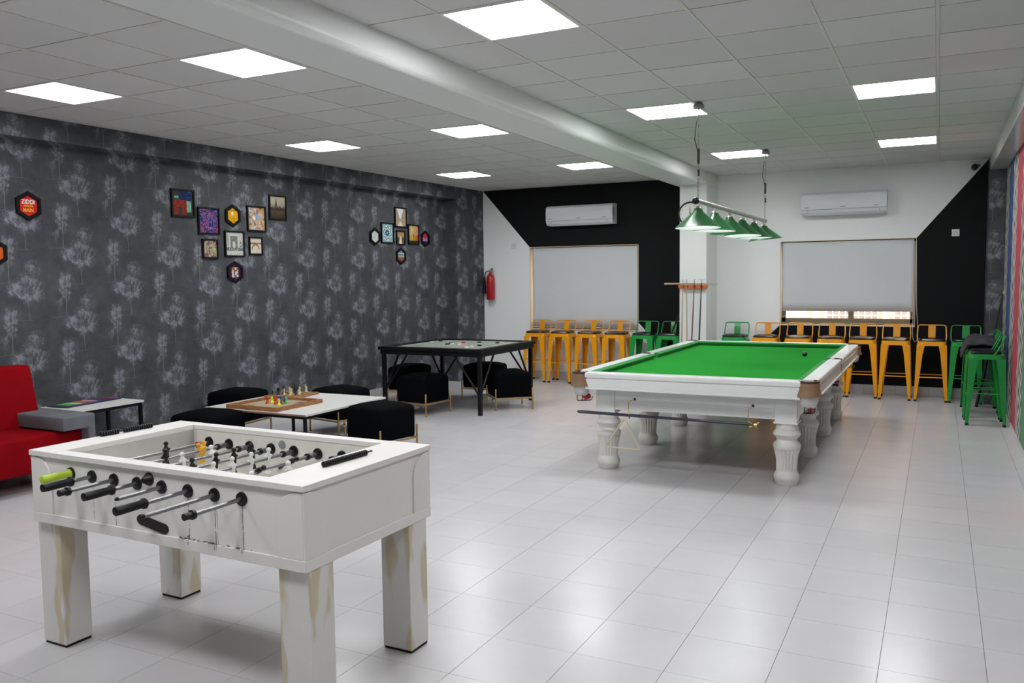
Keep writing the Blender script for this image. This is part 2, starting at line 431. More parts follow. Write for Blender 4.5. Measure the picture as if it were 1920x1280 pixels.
# --- light panels
lab_R = {0: 'square ceiling light just in front of the snooker table, out of frame', 1: 'square ceiling light over the snooker table, right of the near end of the green lamps', 2: 'square ceiling light nearest the right air conditioner',
         3: 'large square ceiling light cut by the top edge of the photo', 4: 'square ceiling light behind the near hanging chain of the green lamps', 5: 'square ceiling light behind the far hanging chain of the green lamps'}
lab_L = {0: 'square ceiling light nearest the left edge of the photo, above the sofa', 1: 'square ceiling light beside the beam, above the table football', 2: 'square ceiling light by the wallpaper, between the two right picture groups',
         3: 'square ceiling light beside the beam, fourth from the window wall row', 4: 'small far square ceiling light nearest the wallpaper and the corner', 5: 'far square ceiling light in front of the left air conditioner'}
lab_L[3] = 'square ceiling light close to the beam, in the middle row of the left ceiling'
lab_L[2] = 'square ceiling light close to the wallpaper, in the middle row of the left ceiling'
proto = None
for lst, lab in ((lights_R, lab_R), (lights_L, lab_L)):
    for k, (lx, ly) in enumerate(lst):
        l = lab.get(k, 'square ceiling light behind the viewpoint'); g = 'square panel lights in the ceiling'
        if proto is None:
            proto = t = thing('ceiling_light', l, 'ceiling light', (lx, ly, CH), 0, g)
            f = MB(); 
            for (a, c_, d, e) in ((-.295, .295, -.295, -.278), (-.295, .295, .278, .295), (-.295, -.278, -.278, .278), (.278, .295, -.278, .278)): f.box(a, c_, d, e, -.003, .012)
            f.build('frame', panel_fr, t)
            MB().box(-.278, .278, -.278, .278, 0, .01).build('diffuser', panel_em, t)
        else: dup(proto, (lx, ly, CH), 0, l)

# --- walls
WA = .0213                                         # the papered wall is slightly out of square
def on_left(s, off=0.): return Vector((-7.24 + off + WA * s, s, 0))
wl = bpy.data.objects.new('wl', None)
def left_piece(name, s0, s1, d0, d1, z0, z1, mat, kind=True, bevel=0):
    # box in wall coordinates: local x = distance from recessed plane, y = along
    o = MB().box(d0, d1, s0, s1, z0, z1).build(name, mat, bevel=bevel)
    o.location = (-7.24, 0, 0); o.rotation_euler = (0, 0, -math.atan(WA)); return o
wall_left = struct(left_piece('wall_left', YF, YB + .2, -.15, 0, 0, CH + .05, wallp))
p = left_piece('wall_beam', YF, 11.55, 0, .22, 2.868, CH, wallp); p.parent = wall_left; p.location = (0, 0, 0); p.rotation_euler = (0, 0, 0)
p = left_piece('wall_pier', 11.55, 12.4, 0, .22, 0, CH, wallp); p.parent = wall_left; p.location = (0, 0, 0); p.rotation_euler = (0, 0, 0)
# back wall, with two window openings
wb = MB()
for (x0, x1, z0, z1) in ((-7.3, -5.91, 0, CH), (-5.91, -4.08, 0, .80), (-5.91, -4.08, 2.12, CH), (-4.08, -2.0, 0, CH), (-2.0, -.27, 0, .925), (-2.0, -.27, 2.095, CH), (-.27, XR + .2, 0, CH)):
    wb.box(x0, x1, YB, YB + .22, z0, z1)
wall_back = struct(wb.build('wall_back', wall_bw))
rv = MB()
for (x0, x1, z0, z1) in ((-5.91, -4.08, .80, 2.12), (-2.0, -.27, .925, 2.095)):
    rv.box(x0, x0 + .008, YB - .004, YB + .2, z0, z1); rv.box(x1 - .008, x1, YB - .004, YB + .2, z0, z1)
    rv.box(x0, x1, YB - .004, YB + .2, z1 - .008, z1); rv.box(x0, x1, YB - .012, YB + .2, z0 - .008, z0 + .006)
rv.build('window_reveal', reveal, wall_back)
# striped wall on the right
m = M('striped_wallpaper', (.7, .7, .7), .6); x, y, z = m.pos()
u = (y - 11.42) / .575; c = u.fl(); f = (u - c - .5).ab()          # 0 middle .. .5 strip edge
zz = ((z - f * .62) / .165).fr()
chev = m.mix((zz > .02) * (zz < .48), (.013, .02, .018), (.62, .60, .54))
k4 = c.mod(4.0); k6 = ((0.0 - c) / 2.0).fr() > .25                 # odd strips are plain
plain_i = ((0.0 - c - 1.0) / 2.0).fl().mod(3.0)
pl = m.mix(plain_i > .5, (.03, .065, .22), m.mix(plain_i > 1.5, (.42, .035, .07), (.07, .21, .10)))
m.base(m.mix(k6, chev, pl)); stripe = m.m
wall_right = struct(MB().box(XR, XR + .15, YF, YB + .1, 0, CH + .05).build('wall_right', stripe))
struct(MB().box(-7.6, XR + .2, YF - .15, YF, 0, CH + .05).build('wall_front', white_wall))
# right beam, corner pier
def beam_profile(x0, x1, y0, y1, z0, z1, r, side=1):
    pts = [(x0, z1), (x1, z1), (x1, z0 + r)] + [(x1 - r + r * math.cos(a), z0 + r - r * math.sin(a)) for a in [PI / 2 * k / 5 for k in range(1, 6)]] + [(x0, z0)]
    return MB().prism(pts, y0, y1, 'Y')
struct(MB().cbox(.53, XR, YF, 11.93, 2.872, CH + .01, .008).build('trim_3', beam_gloss))
pier = struct(MB().box(.53, XR, 11.93, YB, 0, CH).build('trim_4', wallp)); 
# central beam (rounded lower corner) and pillar
struct(beam_profile(-3.31, -2.895, YF, 11.76, 2.885, CH + .01, .05).build('trim_1', beam_mat))
b = MB().cbox(-3.27, -2.89, 11.76, YB, 0, 2.886, .004).box(-3.31, -2.89, 11.76, YB, 2.886, CH)
struct(b.build('trim_2', beam_mat))
# skirting tiles
def skirting(name, pts_fn, n, L, h=.125):
    root = None
    for k in range(n):
        o = pts_fn(k)
        o.name = 'skirting_tile' if root else name
        if root: o.parent = root
        else: root = struct(o)
    return root
def sk_back(k): return MB().cbox(-6.77 + k * .4 + .001, min(-6.77 + k * .4 + .399, -3.28), YB - .012, YB, .001, .125, .002).build('s', skirt_m)
skirting('baseboard_back', sk_back, 9, .4)
def sk_back2(k): return MB().cbox(-2.885 + k * .4 + .001, min(-2.885 + k * .4 + .399, .53), YB - .012, YB, .001, .125, .002).build('s', skirt_m)
skirting('baseboard_right_bay', sk_back2, 9, .4)
def sk_left(k):
    s0 = 2.0 + k * .4; o = MB().cbox(0, .012, s0 + .001, s0 + .399, .001, .10, .002).build('s', skirt_m)
    if k == 0: o.location = (-7.24, 0, 0); o.rotation_euler = (0, 0, -math.atan(WA))
    return o
skirting('baseboard_left', sk_left, 23, .4)
def sk_r(k): return MB().cbox(XR - .012, XR, 3.2 + k * .4 + .001, 3.2 + k * .4 + .399, .001, .055, .002).build('s', skirt_m)
skirting('baseboard_right', sk_r, 21, .4)

# ---- windows
def window(name, x0, x1, z0, z1, mull):
    fr = MB(); Y0, Y1 = YB + .12, YB + .17; w = .055
    fr.box(x0, x1, Y0, Y1, z0, z0 + w + .03); fr.box(x0, x1, Y0, Y1, z1 - w, z1)
    fr.box(x0, x0 + w, Y0, Y1, z0, z1); fr.box(x1 - w, x1, Y0, Y1, z0, z1)
    fr.box(mull - .035, mull + .035, Y0 - .01, Y1, z0, z1)
    fr.box(x0, x1, Y0 - .03, Y0, z0, z0 + .03)
    o = struct(fr.build(name, alu))
    MB().box(x0 + w, mull - .035, YB + .142, YB + .147, z0 + w, z1 - w).build('pane', glass, o)
    MB().box(mull + .035, x1 - w, YB + .142, YB + .147, z0 + w, z1 - w).build('pane', glass, o)
    return o
window('window_1', -5.902, -4.088, .806, 2.112, -5.0)
window('window_2', -1.992, -.278, .931, 2.087, -1.07)
def blind(x0, x1, z0, z1, label, wave):
    t = thing('roller_blind', label, 'blind', ((x0 + x1) / 2, YB + .03, z1))
    w = (x1 - x0) / 2; n = 40; vs = []; fs = []
    rows = 8
    for r_ in range(rows + 1):
        for i in range(n + 1):
            u = i / n; q = r_ / rows
            yy = wave * .006 * q * (math.sin(u * 23) + .6 * math.sin(u * 41 + 1))
            vs.append((-w + 2 * w * u, yy, -(z1 - z0) * q))
    for r_ in range(rows):
        for i in range(n): a = r_ * (n + 1) + i; fs.append((a, a + 1, a + n + 2, a + n + 1))
    o = MB().add(vs, fs, 0, True).build('fabric', blind_m, t, fix=False); s_ = o.modifiers.new('solid', 'SOLIDIFY'); s_.thickness = .0015
    MB().tube([(-w, .012, -(z1 - z0)), (w, .012, -(z1 - z0))], .009, 8).build('bottom_bar', whitep, t)
    MB().tube([(-w, .03, -.012), (w, .03, -.012)], .02, 12).build('roller', alu, t)
    return t
blind(-5.872, -4.105, .835, 2.10, 'light grey roller blind pulled fully down over the left window', 1.0)
t = blind(-1.975, -.30, 1.125, 2.078, 'light grey roller blind stopping short above the right window sill', .3)
pts = [(.845, -.045, -.03), (.846, -.045, -.9), (.842, -.045, -1.2), (.85, -.05, -1.32), (.875, -.05, -1.36), (.9, -.05, -1.33), (.905, -.045, -1.2), (.885, -.045, -.9), (.865, -.045, -.03)]
MB().tube(pts, .003, 6).build('cord', whitep, t)

# ---- building outside
ob = thing('neighbouring_building', 'sunlit tan building seen below the raised blind outside the right window', 'building', (-2, 16.0, 0))
MB().box(-9, 6, 0, .3, -1, 4.5).build('facade', ext_wall, ob)
MB().box(-.5, -.12, -.06, 0, -1, 4.5).build('pilaster', ext_pale, ob)
for k, xc in enumerate((-5.0, -3.6, -2.2, -1.05, .65, 1.75, 3.2)):
    wdt = .42
    f_ = MB().box(xc - wdt, xc + wdt, -.02, 0, -.5, 1.6).build('window', ext_dark, ob)
    g_ = MB()
    for q in range(9): g_.box(xc - wdt + q * wdt / 4 - .008, xc - wdt + q * wdt / 4 + .008, -.06, -.045, -.5, 1.6)
    for q in range(16): g_.box(xc - wdt, xc + wdt, -.066, -.05, -.5 + q * .14 - .008, -.5 + q * .14 + .008)
    g_.build('grille', ext_grill, f_)
for xc in (-4.3, -2.95, -1.66, .05, 1.2): MB().box(xc - .05, xc + .05, -.08, 0, -1, 4.5).build('pilaster', ext_pale, ob)
gr_ = MB().box(-12, 9, 12.7, 15.9, -.2, -.1).build('outdoor_ground', ext_pale); struct(gr_)

# ================================================================== SNOOKER TABLE
TX0, TX1, TY0, TY1 = -2.745, -.79, 6.56, 10.32; TZ = .84
st = thing('snooker_table', 'full-size white snooker table with green cloth and fluted turned legs', 'snooker table', (0, 0, 0))
cxm = (TX0 + TX1) / 2; cym = (TY0 + TY1) / 2
MB().box(TX0 + .11, TX1 - .11, TY0 + .11, TY1 - .11, .745, .79).build('cloth', baize, st)
MB().box(TX0 + .14, TX1 - .14, TY0 + .14, TY1 - .14, .70, .745).build('slate', snk_white, st)
def rail(axis, a0, a1, outer, inner):
    """profile across: outer edge -> inner edge, extruded from a0 to a1"""
    s_ = 1 if inner > outer else -1
    w = abs(inner - outer)
    prof = [(0, .798), (0, .826), (.006, .836), (.018, TZ), (w, TZ - .002), (w, .80)]
    poly = [(outer + s_ * p, q) for p, q in prof]
    MB().prism(poly, a0, a1, axis).build('rail', snk_white, st)
    prof = [(.012, .798), (.012, .788), (.006, .782), (.006, .715), (-.004, .708), (-.004, .70), (.05, .70), (.05, .798)]
    MB().prism([(outer + s_ * p, q) for p, q in prof], a0, a1, axis).build('fascia', snk_white, st)
    prof = [(w, .79), (w, TZ - .002), (w + .03, TZ - .004), (w + .052, .828), (w + .05, .818), (w + .03, .79)]
    d = .035
    MB().prism([(outer + s_ * p, q) for p, q in prof], a0 + d * .3, a1 - d * .3, axis).build('cushion', cushion_g, st)
RW = .115; PC = .115
rail('Y', TY0 + PC, cym - .055, TX0, TX0 + RW); rail('Y', cym + .055, TY1 - PC, TX0, TX0 + RW)
rail('Y', TY0 + PC, cym - .055, TX1, TX1 - RW); rail('Y', cym + .055, TY1 - PC, TX1, TX1 - RW)
rail('X', TX0 + PC, TX1 - PC, TY0, TY0 + RW); rail('X', TX0 + PC, TX1 - PC, TY1, TY1 - RW)
# aprons under the bed
ap = MB()
ax0, ax1, ay0, ay1 = -2.575, -.96, 6.722, 10.17
ap.box(ax0, ax1, ay0, ay0 + .03, .515, .70); ap.box(ax0, ax1, ay1 - .03, ay1, .515, .70)
ap.box(ax0, ax0 + .03, ay0, ay1, .515, .70); ap.box(ax1 - .03, ax1, ay0, ay1, .515, .70)
for q in (.555, .567, .579, .591): ap.box(ax0 + .10, ax1 - .10, ay0 - .004, ay0, q, q + .006)
ap.box(ax0 + .10, ax1 - .10, ay0 - .006, ay0, .603, .70)
ap.build('apron', snk_white, st)
MB().box(ax0 + .03, ax1 - .03, ay0 + .03, ay1 - .03, .68, .70).build('underframe', edge_br, st)
prof = [(0, .076), (.010, .084), (.03, .087), (.036, .091), (.056, .097), (.08, .094), (.098, .083), (.106, .079), (.112, .080), (.15, .080), (.2, .082), (.235, .088), (.262, .096), (.278, .101), (.284, .099), (.295, .105), (.315, .105), (.325, .098), (.34, .082), (.357, .077), (.37, .083), (.384, .098), (.398, .106), (.41, .104), (.422, .094), (.434, .082), (.44, .086), (.45, .086), (.458, .080), (.475, .080), (.49, .086)]
legmb = MB().lathe(prof, n=40, flute=(.112, .279, 0, .10)); legmb.sm = [True] * len(legmb.sm)
blk = MB().cbox(-.082, .082, -.082, .082, .487, .70, .003).box(-.058, .058, -.0855, -.082, .525, .675).box(.082, .0855, -.058, .058, .525, .675).box(-.0855, -.082, -.058, .058, .525, .675).box(-.09, .09, -.09, .09, .487, .50)
leg0 = None
for sx, lx in ((1, -1.03), (-1, -2.505)):
    for ly in (6.79, 7.90, 9.02, 10.10):
        if leg0 is None:
            leg0 = legmb.build('leg', leg_white, st, (lx, ly, 0)); b0 = blk.build('leg_block', snk_white, leg0)
        else: dup(leg0, (lx, ly, 0), parent=st)
# pockets
def pocket(px, py, a0, label=None, corner=True):
    r_ = .078 if corner else .052
    arc = [(px + r_ * math.cos(a0 + t_), py + r_ * math.sin(a0 + t_)) for t_ in [PI * (-.62 + 1.24 * k / 10) for k in range(11)]]
    inn = [(px + (r_ - .016) * math.cos(a0 + t_), py + (r_ - .016) * math.sin(a0 + t_)) for t_ in [PI * (.62 - 1.24 * k / 10) for k in range(11)]]
    rim = MB().prism(arc + inn, .815, TZ + .002, 'Z').build('pocket_plate', leather_dk, st)
    n = 11; vs = []; fs = []
    for k in range(n):
        a = a0 + PI * (-.55 + 1.1 * k / (n - 1))
        for (rr, z_) in ((r_ + .004, .824), (r_ + .003, .79), (r_ + (.018 if corner else .004), .722), (r_ + (.008 if corner else -.004), .722), (r_ - .006, .79), (r_ - .006, .824)): vs.append((px + rr * math.cos(a), py + rr * math.sin(a), z_))
    for k in range(n - 1):
        for q in range(6): fs.append((k * 6 + q, (k + 1) * 6 + q, (k + 1) * 6 + (q + 1) % 6, k * 6 + (q + 1) % 6))
    MB().add(vs, fs, 0, True).build('pocket_leather', leather, st)
    nt_ = MB().lathe([(.635, r_ * .5), (.65, r_ * .74), (.70, r_ * .9), (.76, r_ * .93)], (px, py, 0), 14, caps=False).build('pocket_net', net, st)
    w = MB(); dx, dy = (math.cos(a0), math.sin(a0)) if not corner else (0.0, 1 if py < cym else -1)
    # wire ball rack running along the side under the pocket
    bx, by = px + (.0 if corner else 0), py
    for o_ in (-.022, .022):
        w.tube([(bx + o_, by - dy * .045, .645), (bx + o_, by - dy * .05, .60), (bx + o_, by, .592), (bx + o_, by + dy * .16, .575), (bx + o_, by + dy * .2, .60)], .0035, 6)
    for q in (-.04, .02, .1): w.tube([(bx - .022, by + dy * q, .593 - q * .1), (bx + .022, by + dy * q, .593 - q * .1)], .0035, 6)
    w.build('ball_rack', black_metal, st)
pocket(TX0 + .062, TY0 + .062, PI * 1.25); pocket(TX1 - .062, TY0 + .062, -PI / 4)
pocket(TX0 + .062, TY1 - .062, PI * .75); pocket(TX1 - .062, TY1 - .062, PI * .25)
pocket(TX0 + .056, cym, PI, corner=False); pocket(TX1 - .056, cym, 0, corner=False)
# hooks on the near end
for hx in (-2.246, -1.279):
    h = MB().tube([(hx, ay0 + .005, .612), (hx, 6.60, .612), (hx - .01, 6.585, .60), (hx - .01, 6.582, .50), (hx, 6.575, .487), (hx + .01, 6.56, .474), (hx + .012, 6.545, .474), (hx + .012, 6.532, .486)], .004, 8)
    h.lathe([(0, .012), (.006, .012)], (hx, ay0 - .006, .612), 10, axis='Y').build('cue_hook', brass, st)
# things at the table
def ball(x, y, z, mat, label, group=None):
    o = MB().sphere((0, 0, 0), .026, 20, 12).build('snooker_ball', mat, None, (x, y, z)); return tag(o, label, 'ball', group)
ball(-1.215, 9.10, .79 + .026, M('ball_black', (.01, .01, .012), .12, coat=.5).m, 'black snooker ball on the green cloth')
ballred = M('ball_red', (.55, .01, .02), .15, coat=.5).m
ball(TX0 + .062, TY0 + .15, .613, ballred, 'red ball in the wire rack under the near left pocket')
ball(TX0 + .062, TY0 + .205, .609, ballred, 'red ball second along the rack under the near left pocket')
ball(TX1 - .062, TY0 + .19, .61, ballred, 'red ball in the wire rack under the near right pocket')
ball(TX1 - .055, cym + .05, .62, ballred, 'red ball under the right middle pocket')
bb = MB().tube([(-2.68, 6.545, .508), (-1.24, 6.555, .492)], [.0135, .0105], 12)
bb.sphere((-2.68, 6.545, .508), .0135, 10, 6)
o = bb.build('rest_pole', M('navy_black_lacquer', (.012, .010, .028), .25, coat=.4).m); tag(o, 'long dark pole hung across the near end of the snooker table', 'pole')
MB().tube([(-1.24, 6.555, .492), (-1.215, 6.555, .492)], .012, 10).build('ferrule', brass, o)
bb = MB(); 
bb.tube([(-1.275, 6.555, .512), (-1.24, 6.55, .49), (-1.20, 6.555, .512)], .004, 8).tube([(-1.275, 6.555, .468), (-1.24, 6.55, .49), (-1.205, 6.555, .46)], .004, 8)
bb.build('cross_head', brass, o)
A_, B_, C_ = Vector((-2.272, 6.535, .478)), Vector((-2.44, 6.525, .232)), Vector((-2.135, 6.525, .228))
def lerp(a, b_, t_): return a + (b_ - a) * t_
path = []
for a, b_, c_ in ((A_, B_, C_), (B_, C_, A_), (C_, A_, B_)):
    path += [lerp(a, c_, .06), lerp(a, a.lerp(b_.lerp(c_, .5), .03), 1), lerp(a, b_, .06)]
o = MB().tube(path, .0062, 8, closed=True).build('ball_triangle', cream_w); tag(o, 'cream ball triangle hanging from the hook on the snooker table', 'triangle')

# ---- lamp
LX = -1.8
lp = thing('snooker_lamp', 'long hanging lamp bar with six green cone shades above the snooker table', 'lamp', (LX, 7.03, 0))
MB().lathe([(-.06, .019), (3.05, .019)], (0, 0, 2.25), 14, axis='Y').build('bar', nickel, lp)
MB().sphere((0, -.075, 2.25), .030, 14, 10).build('end_cap', black_plastic, lp); MB().sphere((0, 3.06, 2.25), .022, 14, 10).build('end_cap', nickel, lp)
tilts = [(-.03, -.01), (-.02, .02), (.09, .02), (-.05, -.02), (-.005, -.03), (.05, -.09)]
sh0 = None
for k in range(6):
    if sh0 is None:
        o_ = MB().lathe([(-.165, .187), (-.163, .188), (-.03, .042), (0, .030)], n=32, caps=False)
        sh0 = o_.build('shade', shade_g, lp)
        MB().lathe([(-.1652, .1862), (-.031, .040), (-.001, .028)], n=32, caps=False).build('shade_lining', shade_in, sh0)
        MB().lathe([(-.004, .036), (.010, .030), (.016, .014), (.045, .012)], n=16).build('shade_cap', nickel, sh0)
        MB().sphere((0, 0, -.085), .032, 14, 10).build('bulb', bulb_m, sh0)
        sh = sh0
    else: sh = dup(sh0, parent=lp)
    sh.location = (0, .595 * k, 2.195); sh.rotation_euler = (tilts[k][0], tilts[k][1], 0)
for k, yy in enumerate((.0, 3.02)):
    ch = MB(); n = 24
    for q in range(n):
        z0 = 2.27 + (CH - 2.30) * q / n; z1 = 2.27 + (CH - 2.30) * (q + 1.25) / n; d = .006
        if q % 2: ch.tube([(-d, yy, z0), (d, yy, z0), (d, yy, z1), (-d, yy, z1)], .0016, 5, closed=True)
        else: ch.tube([(0, yy - d, z0), (0, yy + d, z0), (0, yy + d, z1), (0, yy - d, z1)], .0016, 5, closed=True)
    ch.build('chain', chainm, lp)
    MB().lathe([(0, .045), (.02, .05), (.045, .03), (.05, .012)], (0, yy, CH - .05), 16).build('ceiling_rose', grey_mid, lp)
    cb = MB().tube([(.01, yy, CH - .03), (-.022, yy + .01, CH - .18), (-.03, yy, CH - .30), (.0, yy, CH - .42), (.006, yy, CH - .5)], .004, 6)
    cb.tube([(.002, yy, CH - .38), (.002, yy, CH - .5)], .011, 8).tube([(.004, yy, CH - .55), (.004, yy, CH - .60)], .009, 8)
    cb.build('cable', cable, lp)

# ---- clock on pillar
ck = thing('wall_clock', 'round black-rimmed wall clock on the pillar, half hidden by the first lamp shade', 'clock', (-3.115, 11.76, 2.49))
MB().lathe([(-.035, .145), (-.045, .15), (-.045, .165), (-.03, .172), (0, .172)], n=32, axis='Y').build('rim', black_plastic, ck)
MB().lathe([(-.036, .148), (-.0355, .148)], n=32, axis='Y').build('face', whitep, ck)
hd = MB().box(-.004, .004, -.040, -.038, -.01, .09).box(-.006, .06, -.040, -.038, -.005, .005); hd.build('hand', black_plastic, ck)
mk = MB()
for k in range(12):
    a = k * PI / 6; mk.box(.125 * math.sin(a) - .005, .125 * math.sin(a) + .005, -.0385, -.037, .125 * math.cos(a) - .005, .125 * math.cos(a) + .005)
mk.build('hour_marks', black_plastic, ck)
# ---- cue rack and cues
rk = thing('cue_rack', 'orange wooden cue rack fixed to the white pillar', 'rack', (-3.07, 11.76, 1.475))
p_ = [(-.21, .027), (-.20, -.01), (-.18, -.025), (.18, -.025), (.20, -.01), (.205, .027)]
MB().prism(p_, -.055, 0).build('shelf', rackm, rk)
for q in (-.14, -.075, .03, .125): MB().box(q - .012, q + .012, -.062, -.055, -.01, .02).build('clip', leather_dk, rk)
def cue(x0, x1, ztop, zc, mat, tipmat, label, yb=11.40, yt=11.69):
    o = MB().tube([(x1, yb, .0), (x1 + (x0 - x1) * .45, yb + (yt - yb) * .45, ztop * .45), (x0, yt, ztop)], [.0145, .011, .006], 10).build('cue', mat); tag(o, label, 'cue', 'cues standing in the rack on the pillar')
    d = Vector((x0 - x1, yt - yb, ztop)).normalized()
    MB().tube([Vector((x0, yt, ztop)), Vector((x0, yt, ztop)) + d * .05], .006, 8).build('tip', tipmat, o)
    return o
cue(-3.205, -3.15, 1.53, 0, cue_m, grey_mid, 'pale wooden cue in the rack, first from the black wall')
cue(-3.15, -3.06, 1.53, 0, cue_m, grey_mid, 'pale wooden cue in the rack, second from the black wall')
cue(-3.04, -3.03, 1.53, 0, cue_dk, grey_mid, 'brown wooden cue in the middle of the rack')
o = cue(-2.94, -2.925, 1.53, 0, black_plastic, nickel, 'black cue with a crosspiece on its tip at the right of the rack')
MB().tube([(-2.99, 11.69, 1.575), (-2.89, 11.69, 1.575)], .003, 6).build('crosspiece', nickel, o)
o = MB().tube([(-3.475, 11.722, 1.520), (-3.1, 11.722, 1.518), (-2.715, 11.722, 1.513)], [.0145, .011, .005], 10).build('cue', cue_m); tag(o, 'pale cue lying flat along the top of the rack', 'cue')
o = MB().tube([(-3.455, 12.03, .818), (-3.284, 12.07, 1.25)], [.012, .009], 10).build('stick', black_plastic); tag(o, 'short black stick standing on the green stool seat and leaning on the pillar', 'stick')

# ================================================================== BAR STOOLS
def make_stool(kind, mat):
    t = thing('bar_stool', '', 'stool', (0, 0, 0))
    H = .765; a = .165; d = .192
    s = MB()   # seat pan: rounded square, skirt and arched edge
    n = 6; R_ = .05
    def rr(h, z): 
        pts = []
        for cx_, cy_, a0 in ((h - R_, h - R_, 0), (-h + R_, h - R_, PI / 2), (-h + R_, -h + R_, PI), (h - R_, -h + R_, 1.5 * PI)):
            for k in range(n): an = a0 + PI / 2 * k / (n - 1); pts.append((cx_ + R_ * math.cos(an), cy_ + R_ * math.sin(an), z))
        return pts
    rings = [rr(a - .012, H), rr(a, H - .006), rr(a + .006, H - .055), rr(a + .002, H - .055), rr(a - .006, H - .012)]
    N = 4 * n; vs = [p for q in rings for p in q]; fs = []
    for k in range(len(rings) - 1):
        for i in range(N): fs.append((k * N + i, k * N + (i + 1) % N, (k + 1) * N + (i + 1) % N, (k + 1) * N + i))
    fs.append(tuple(range(N))); fs.append(tuple(range(4 * N, 5 * N))[::-1])
    s.add(vs, fs, 0, False).build('seat', mat, t)
    # legs: tapering folded sheet
    for sx in (-1, 1):
        for sy in (-1, 1):
            vs = []
            for (z, o_, w) in ((H - .05, a + .0055, .092), (H - .16, a + .0055 + (d - a) * .15, .074), (.02, d, .030)):
                th = .005
                for (p, q) in ((0, 0), (w, 0), (w, th), (th, th), (th, w), (0, w)): vs.append((sx * (o_ - p), sy * (o_ - q), z))
            fs = []
            for k in range(2):
                for i in range(6): fs.append((k * 6 + i, k * 6 + (i + 1) % 6, k * 6 + 6 + (i + 1) % 6, k * 6 + 6 + i))
            fs += [(0, 1, 2, 3, 4, 5), (12, 13, 14, 15, 16, 17)]
            l = MB().add(vs, fs).build('leg', mat, t)
            MB().box(sx * d - .017 * (1 + sx), sx * d + .017 * (1 - sx), sy * d - .017 * (1 + sy), sy * d + .017 * (1 - sy), 0, .024).build('rubber_foot', rubber, l)
    f = .31; e = a + (d - a) * (1 - f / H) - .004
    g = .345; e2 = a + (d - a) * (1 - g / H) - .004
    for (p0, p1) in (((-e, -e, f), (e, -e, f)), ((-e, e, f), (e, e, f)), ((-e2, -e2, g), (-e2, e2, g)), ((e2, -e2, g), (e2, e2, g))):
        MB().tube([p0, p1], .007, 8).build('footrest', mat, t)
    # low back hoop and plate
    hp = []
    b0 = [( -a + .004, .06, H - .02), (-a - .004, .10, H + .05), (-a + .002, .155, H + .165)]
    hp += b0 + [(-a + .012, .163, H + .184), (-a + .03, .166, H + .19), (a - .03, .166, H + .19), (a - .012, .163, H + .184)] + [(-x_, y_, z_) for x_, y_, z_ in b0[::-1]]
    MB().tube(hp, .0075, 8).build('back_hoop', mat, t)
    w = .042
    MB().add([(-w, .13, H - .01), (w, .13, H - .01), (w, .162, H + .19), (-w, .162, H + .19), (-w, .134, H - .01), (w, .134, H - .01), (w, .166, H + .19), (-w, .166, H + .19)],
             [(0, 1, 2, 3), (7, 6, 5, 4), (0, 4, 5, 1), (1, 5, 6, 2), (2, 6, 7, 3), (3, 7, 4, 0)]).build('back_plate', mat, t)
    prof = []
    c = MB(); vs = []; fs = []
    for (h, z) in ((a - .012, H + .001), (a - .004, H + .012), (a - .014, H + .028), (a - .05, H + .038), (a - .11, H + .042)):
        R2 = min(R_, h * .45)
        for cx_, cy_, a0 in ((h - R2, h - R2, 0), (-h + R2, h - R2, PI / 2), (-h + R2, -h + R2, PI), (h - R2, -h + R2, 1.5 * PI)):
            for k in range(n): an = a0 + PI / 2 * k / (n - 1); vs.append((cx_ + R2 * math.cos(an), (cy_ + R2 * math.sin(an)) * .93 - .010, z))
    for k in range(4):
        for i in range(N): fs.append((k * N + i, k * N + (i + 1) % N, (k + 1) * N + (i + 1) % N, (k + 1) * N + i))
    fs += [tuple(range(N)), tuple(range(4 * N, 5 * N))]
    c.add(vs, fs, 0, True).build('cushion', vinyl, t)
    return t
so = make_stool('o', orange); sg = make_stool('g', green); used = set()
def stool(src, x, y, rz, label, group):
    if id(src) in used: return dup(src, (x, y, 0), rz, label, group=group)
    used.add(id(src)); src.location = (x, y, 0); src.rotation_euler = (0, 0, rz); src['label'] = label; src['group'] = group; return src
G1, G2, G3 = 'bar stools lined up under the left window', 'bar stools lined up under the right window', 'green bar stools in the right corner'
YS = 12.11
for (x, s_, l) in ((-5.64, so, 'orange bar stool nearest the fire extinguisher, leftmost under the left window'), (-5.215, so, 'orange bar stool under the left window, second from the fire extinguisher'),
                   (-4.765, so, 'orange bar stool under the left window, third from the fire extinguisher'), (-4.33, so, 'orange bar stool under the left window, beside the first green one'),
                   (-3.89, sg, 'green bar stool below the right edge of the left window'), (-3.498, sg, 'green bar stool half hidden by the white pillar')):
    stool(s_, x, YS, random.uniform(-.03, .03), l, G1)
for (x, s_, l) in ((-2.56, sg, 'green bar stool right of the pillar, behind the snooker table'), (-2.135, so, 'orange bar stool at the left edge of the right window, first of its row'),
                   (-1.70, so, 'orange bar stool under the right window, second orange one from the pillar'), (-1.28, so, 'orange bar stool under the right window, third orange one from the pillar'),
                   (-.885, so, 'orange bar stool just behind the far right corner of the snooker table'), (-.478, so, 'orange bar stool under the right edge of the window, whole legs visible'),
                   (-.062, so, 'orange bar stool against black wall, nearest the right corner'), (.325, sg, 'green bar stool against the back wall, right end of the row')):
    stool(s_, x, YS - (.06 if x > -.6 else 0), random.uniform(-.04, .04), l, G2)
stool(sg, .475, 10.39, -PI / 2 + .02, 'green bar stool by the striped wall, nearest the camera', G3)
stool(sg, .47, 10.90, -PI / 2 - .04, 'green bar stool by the striped wall, middle one with clothes on it', G3)
stool(sg, .465, 11.385, -PI / 2 + .05, 'green bar stool by the striped wall, farthest from the camera', G3)
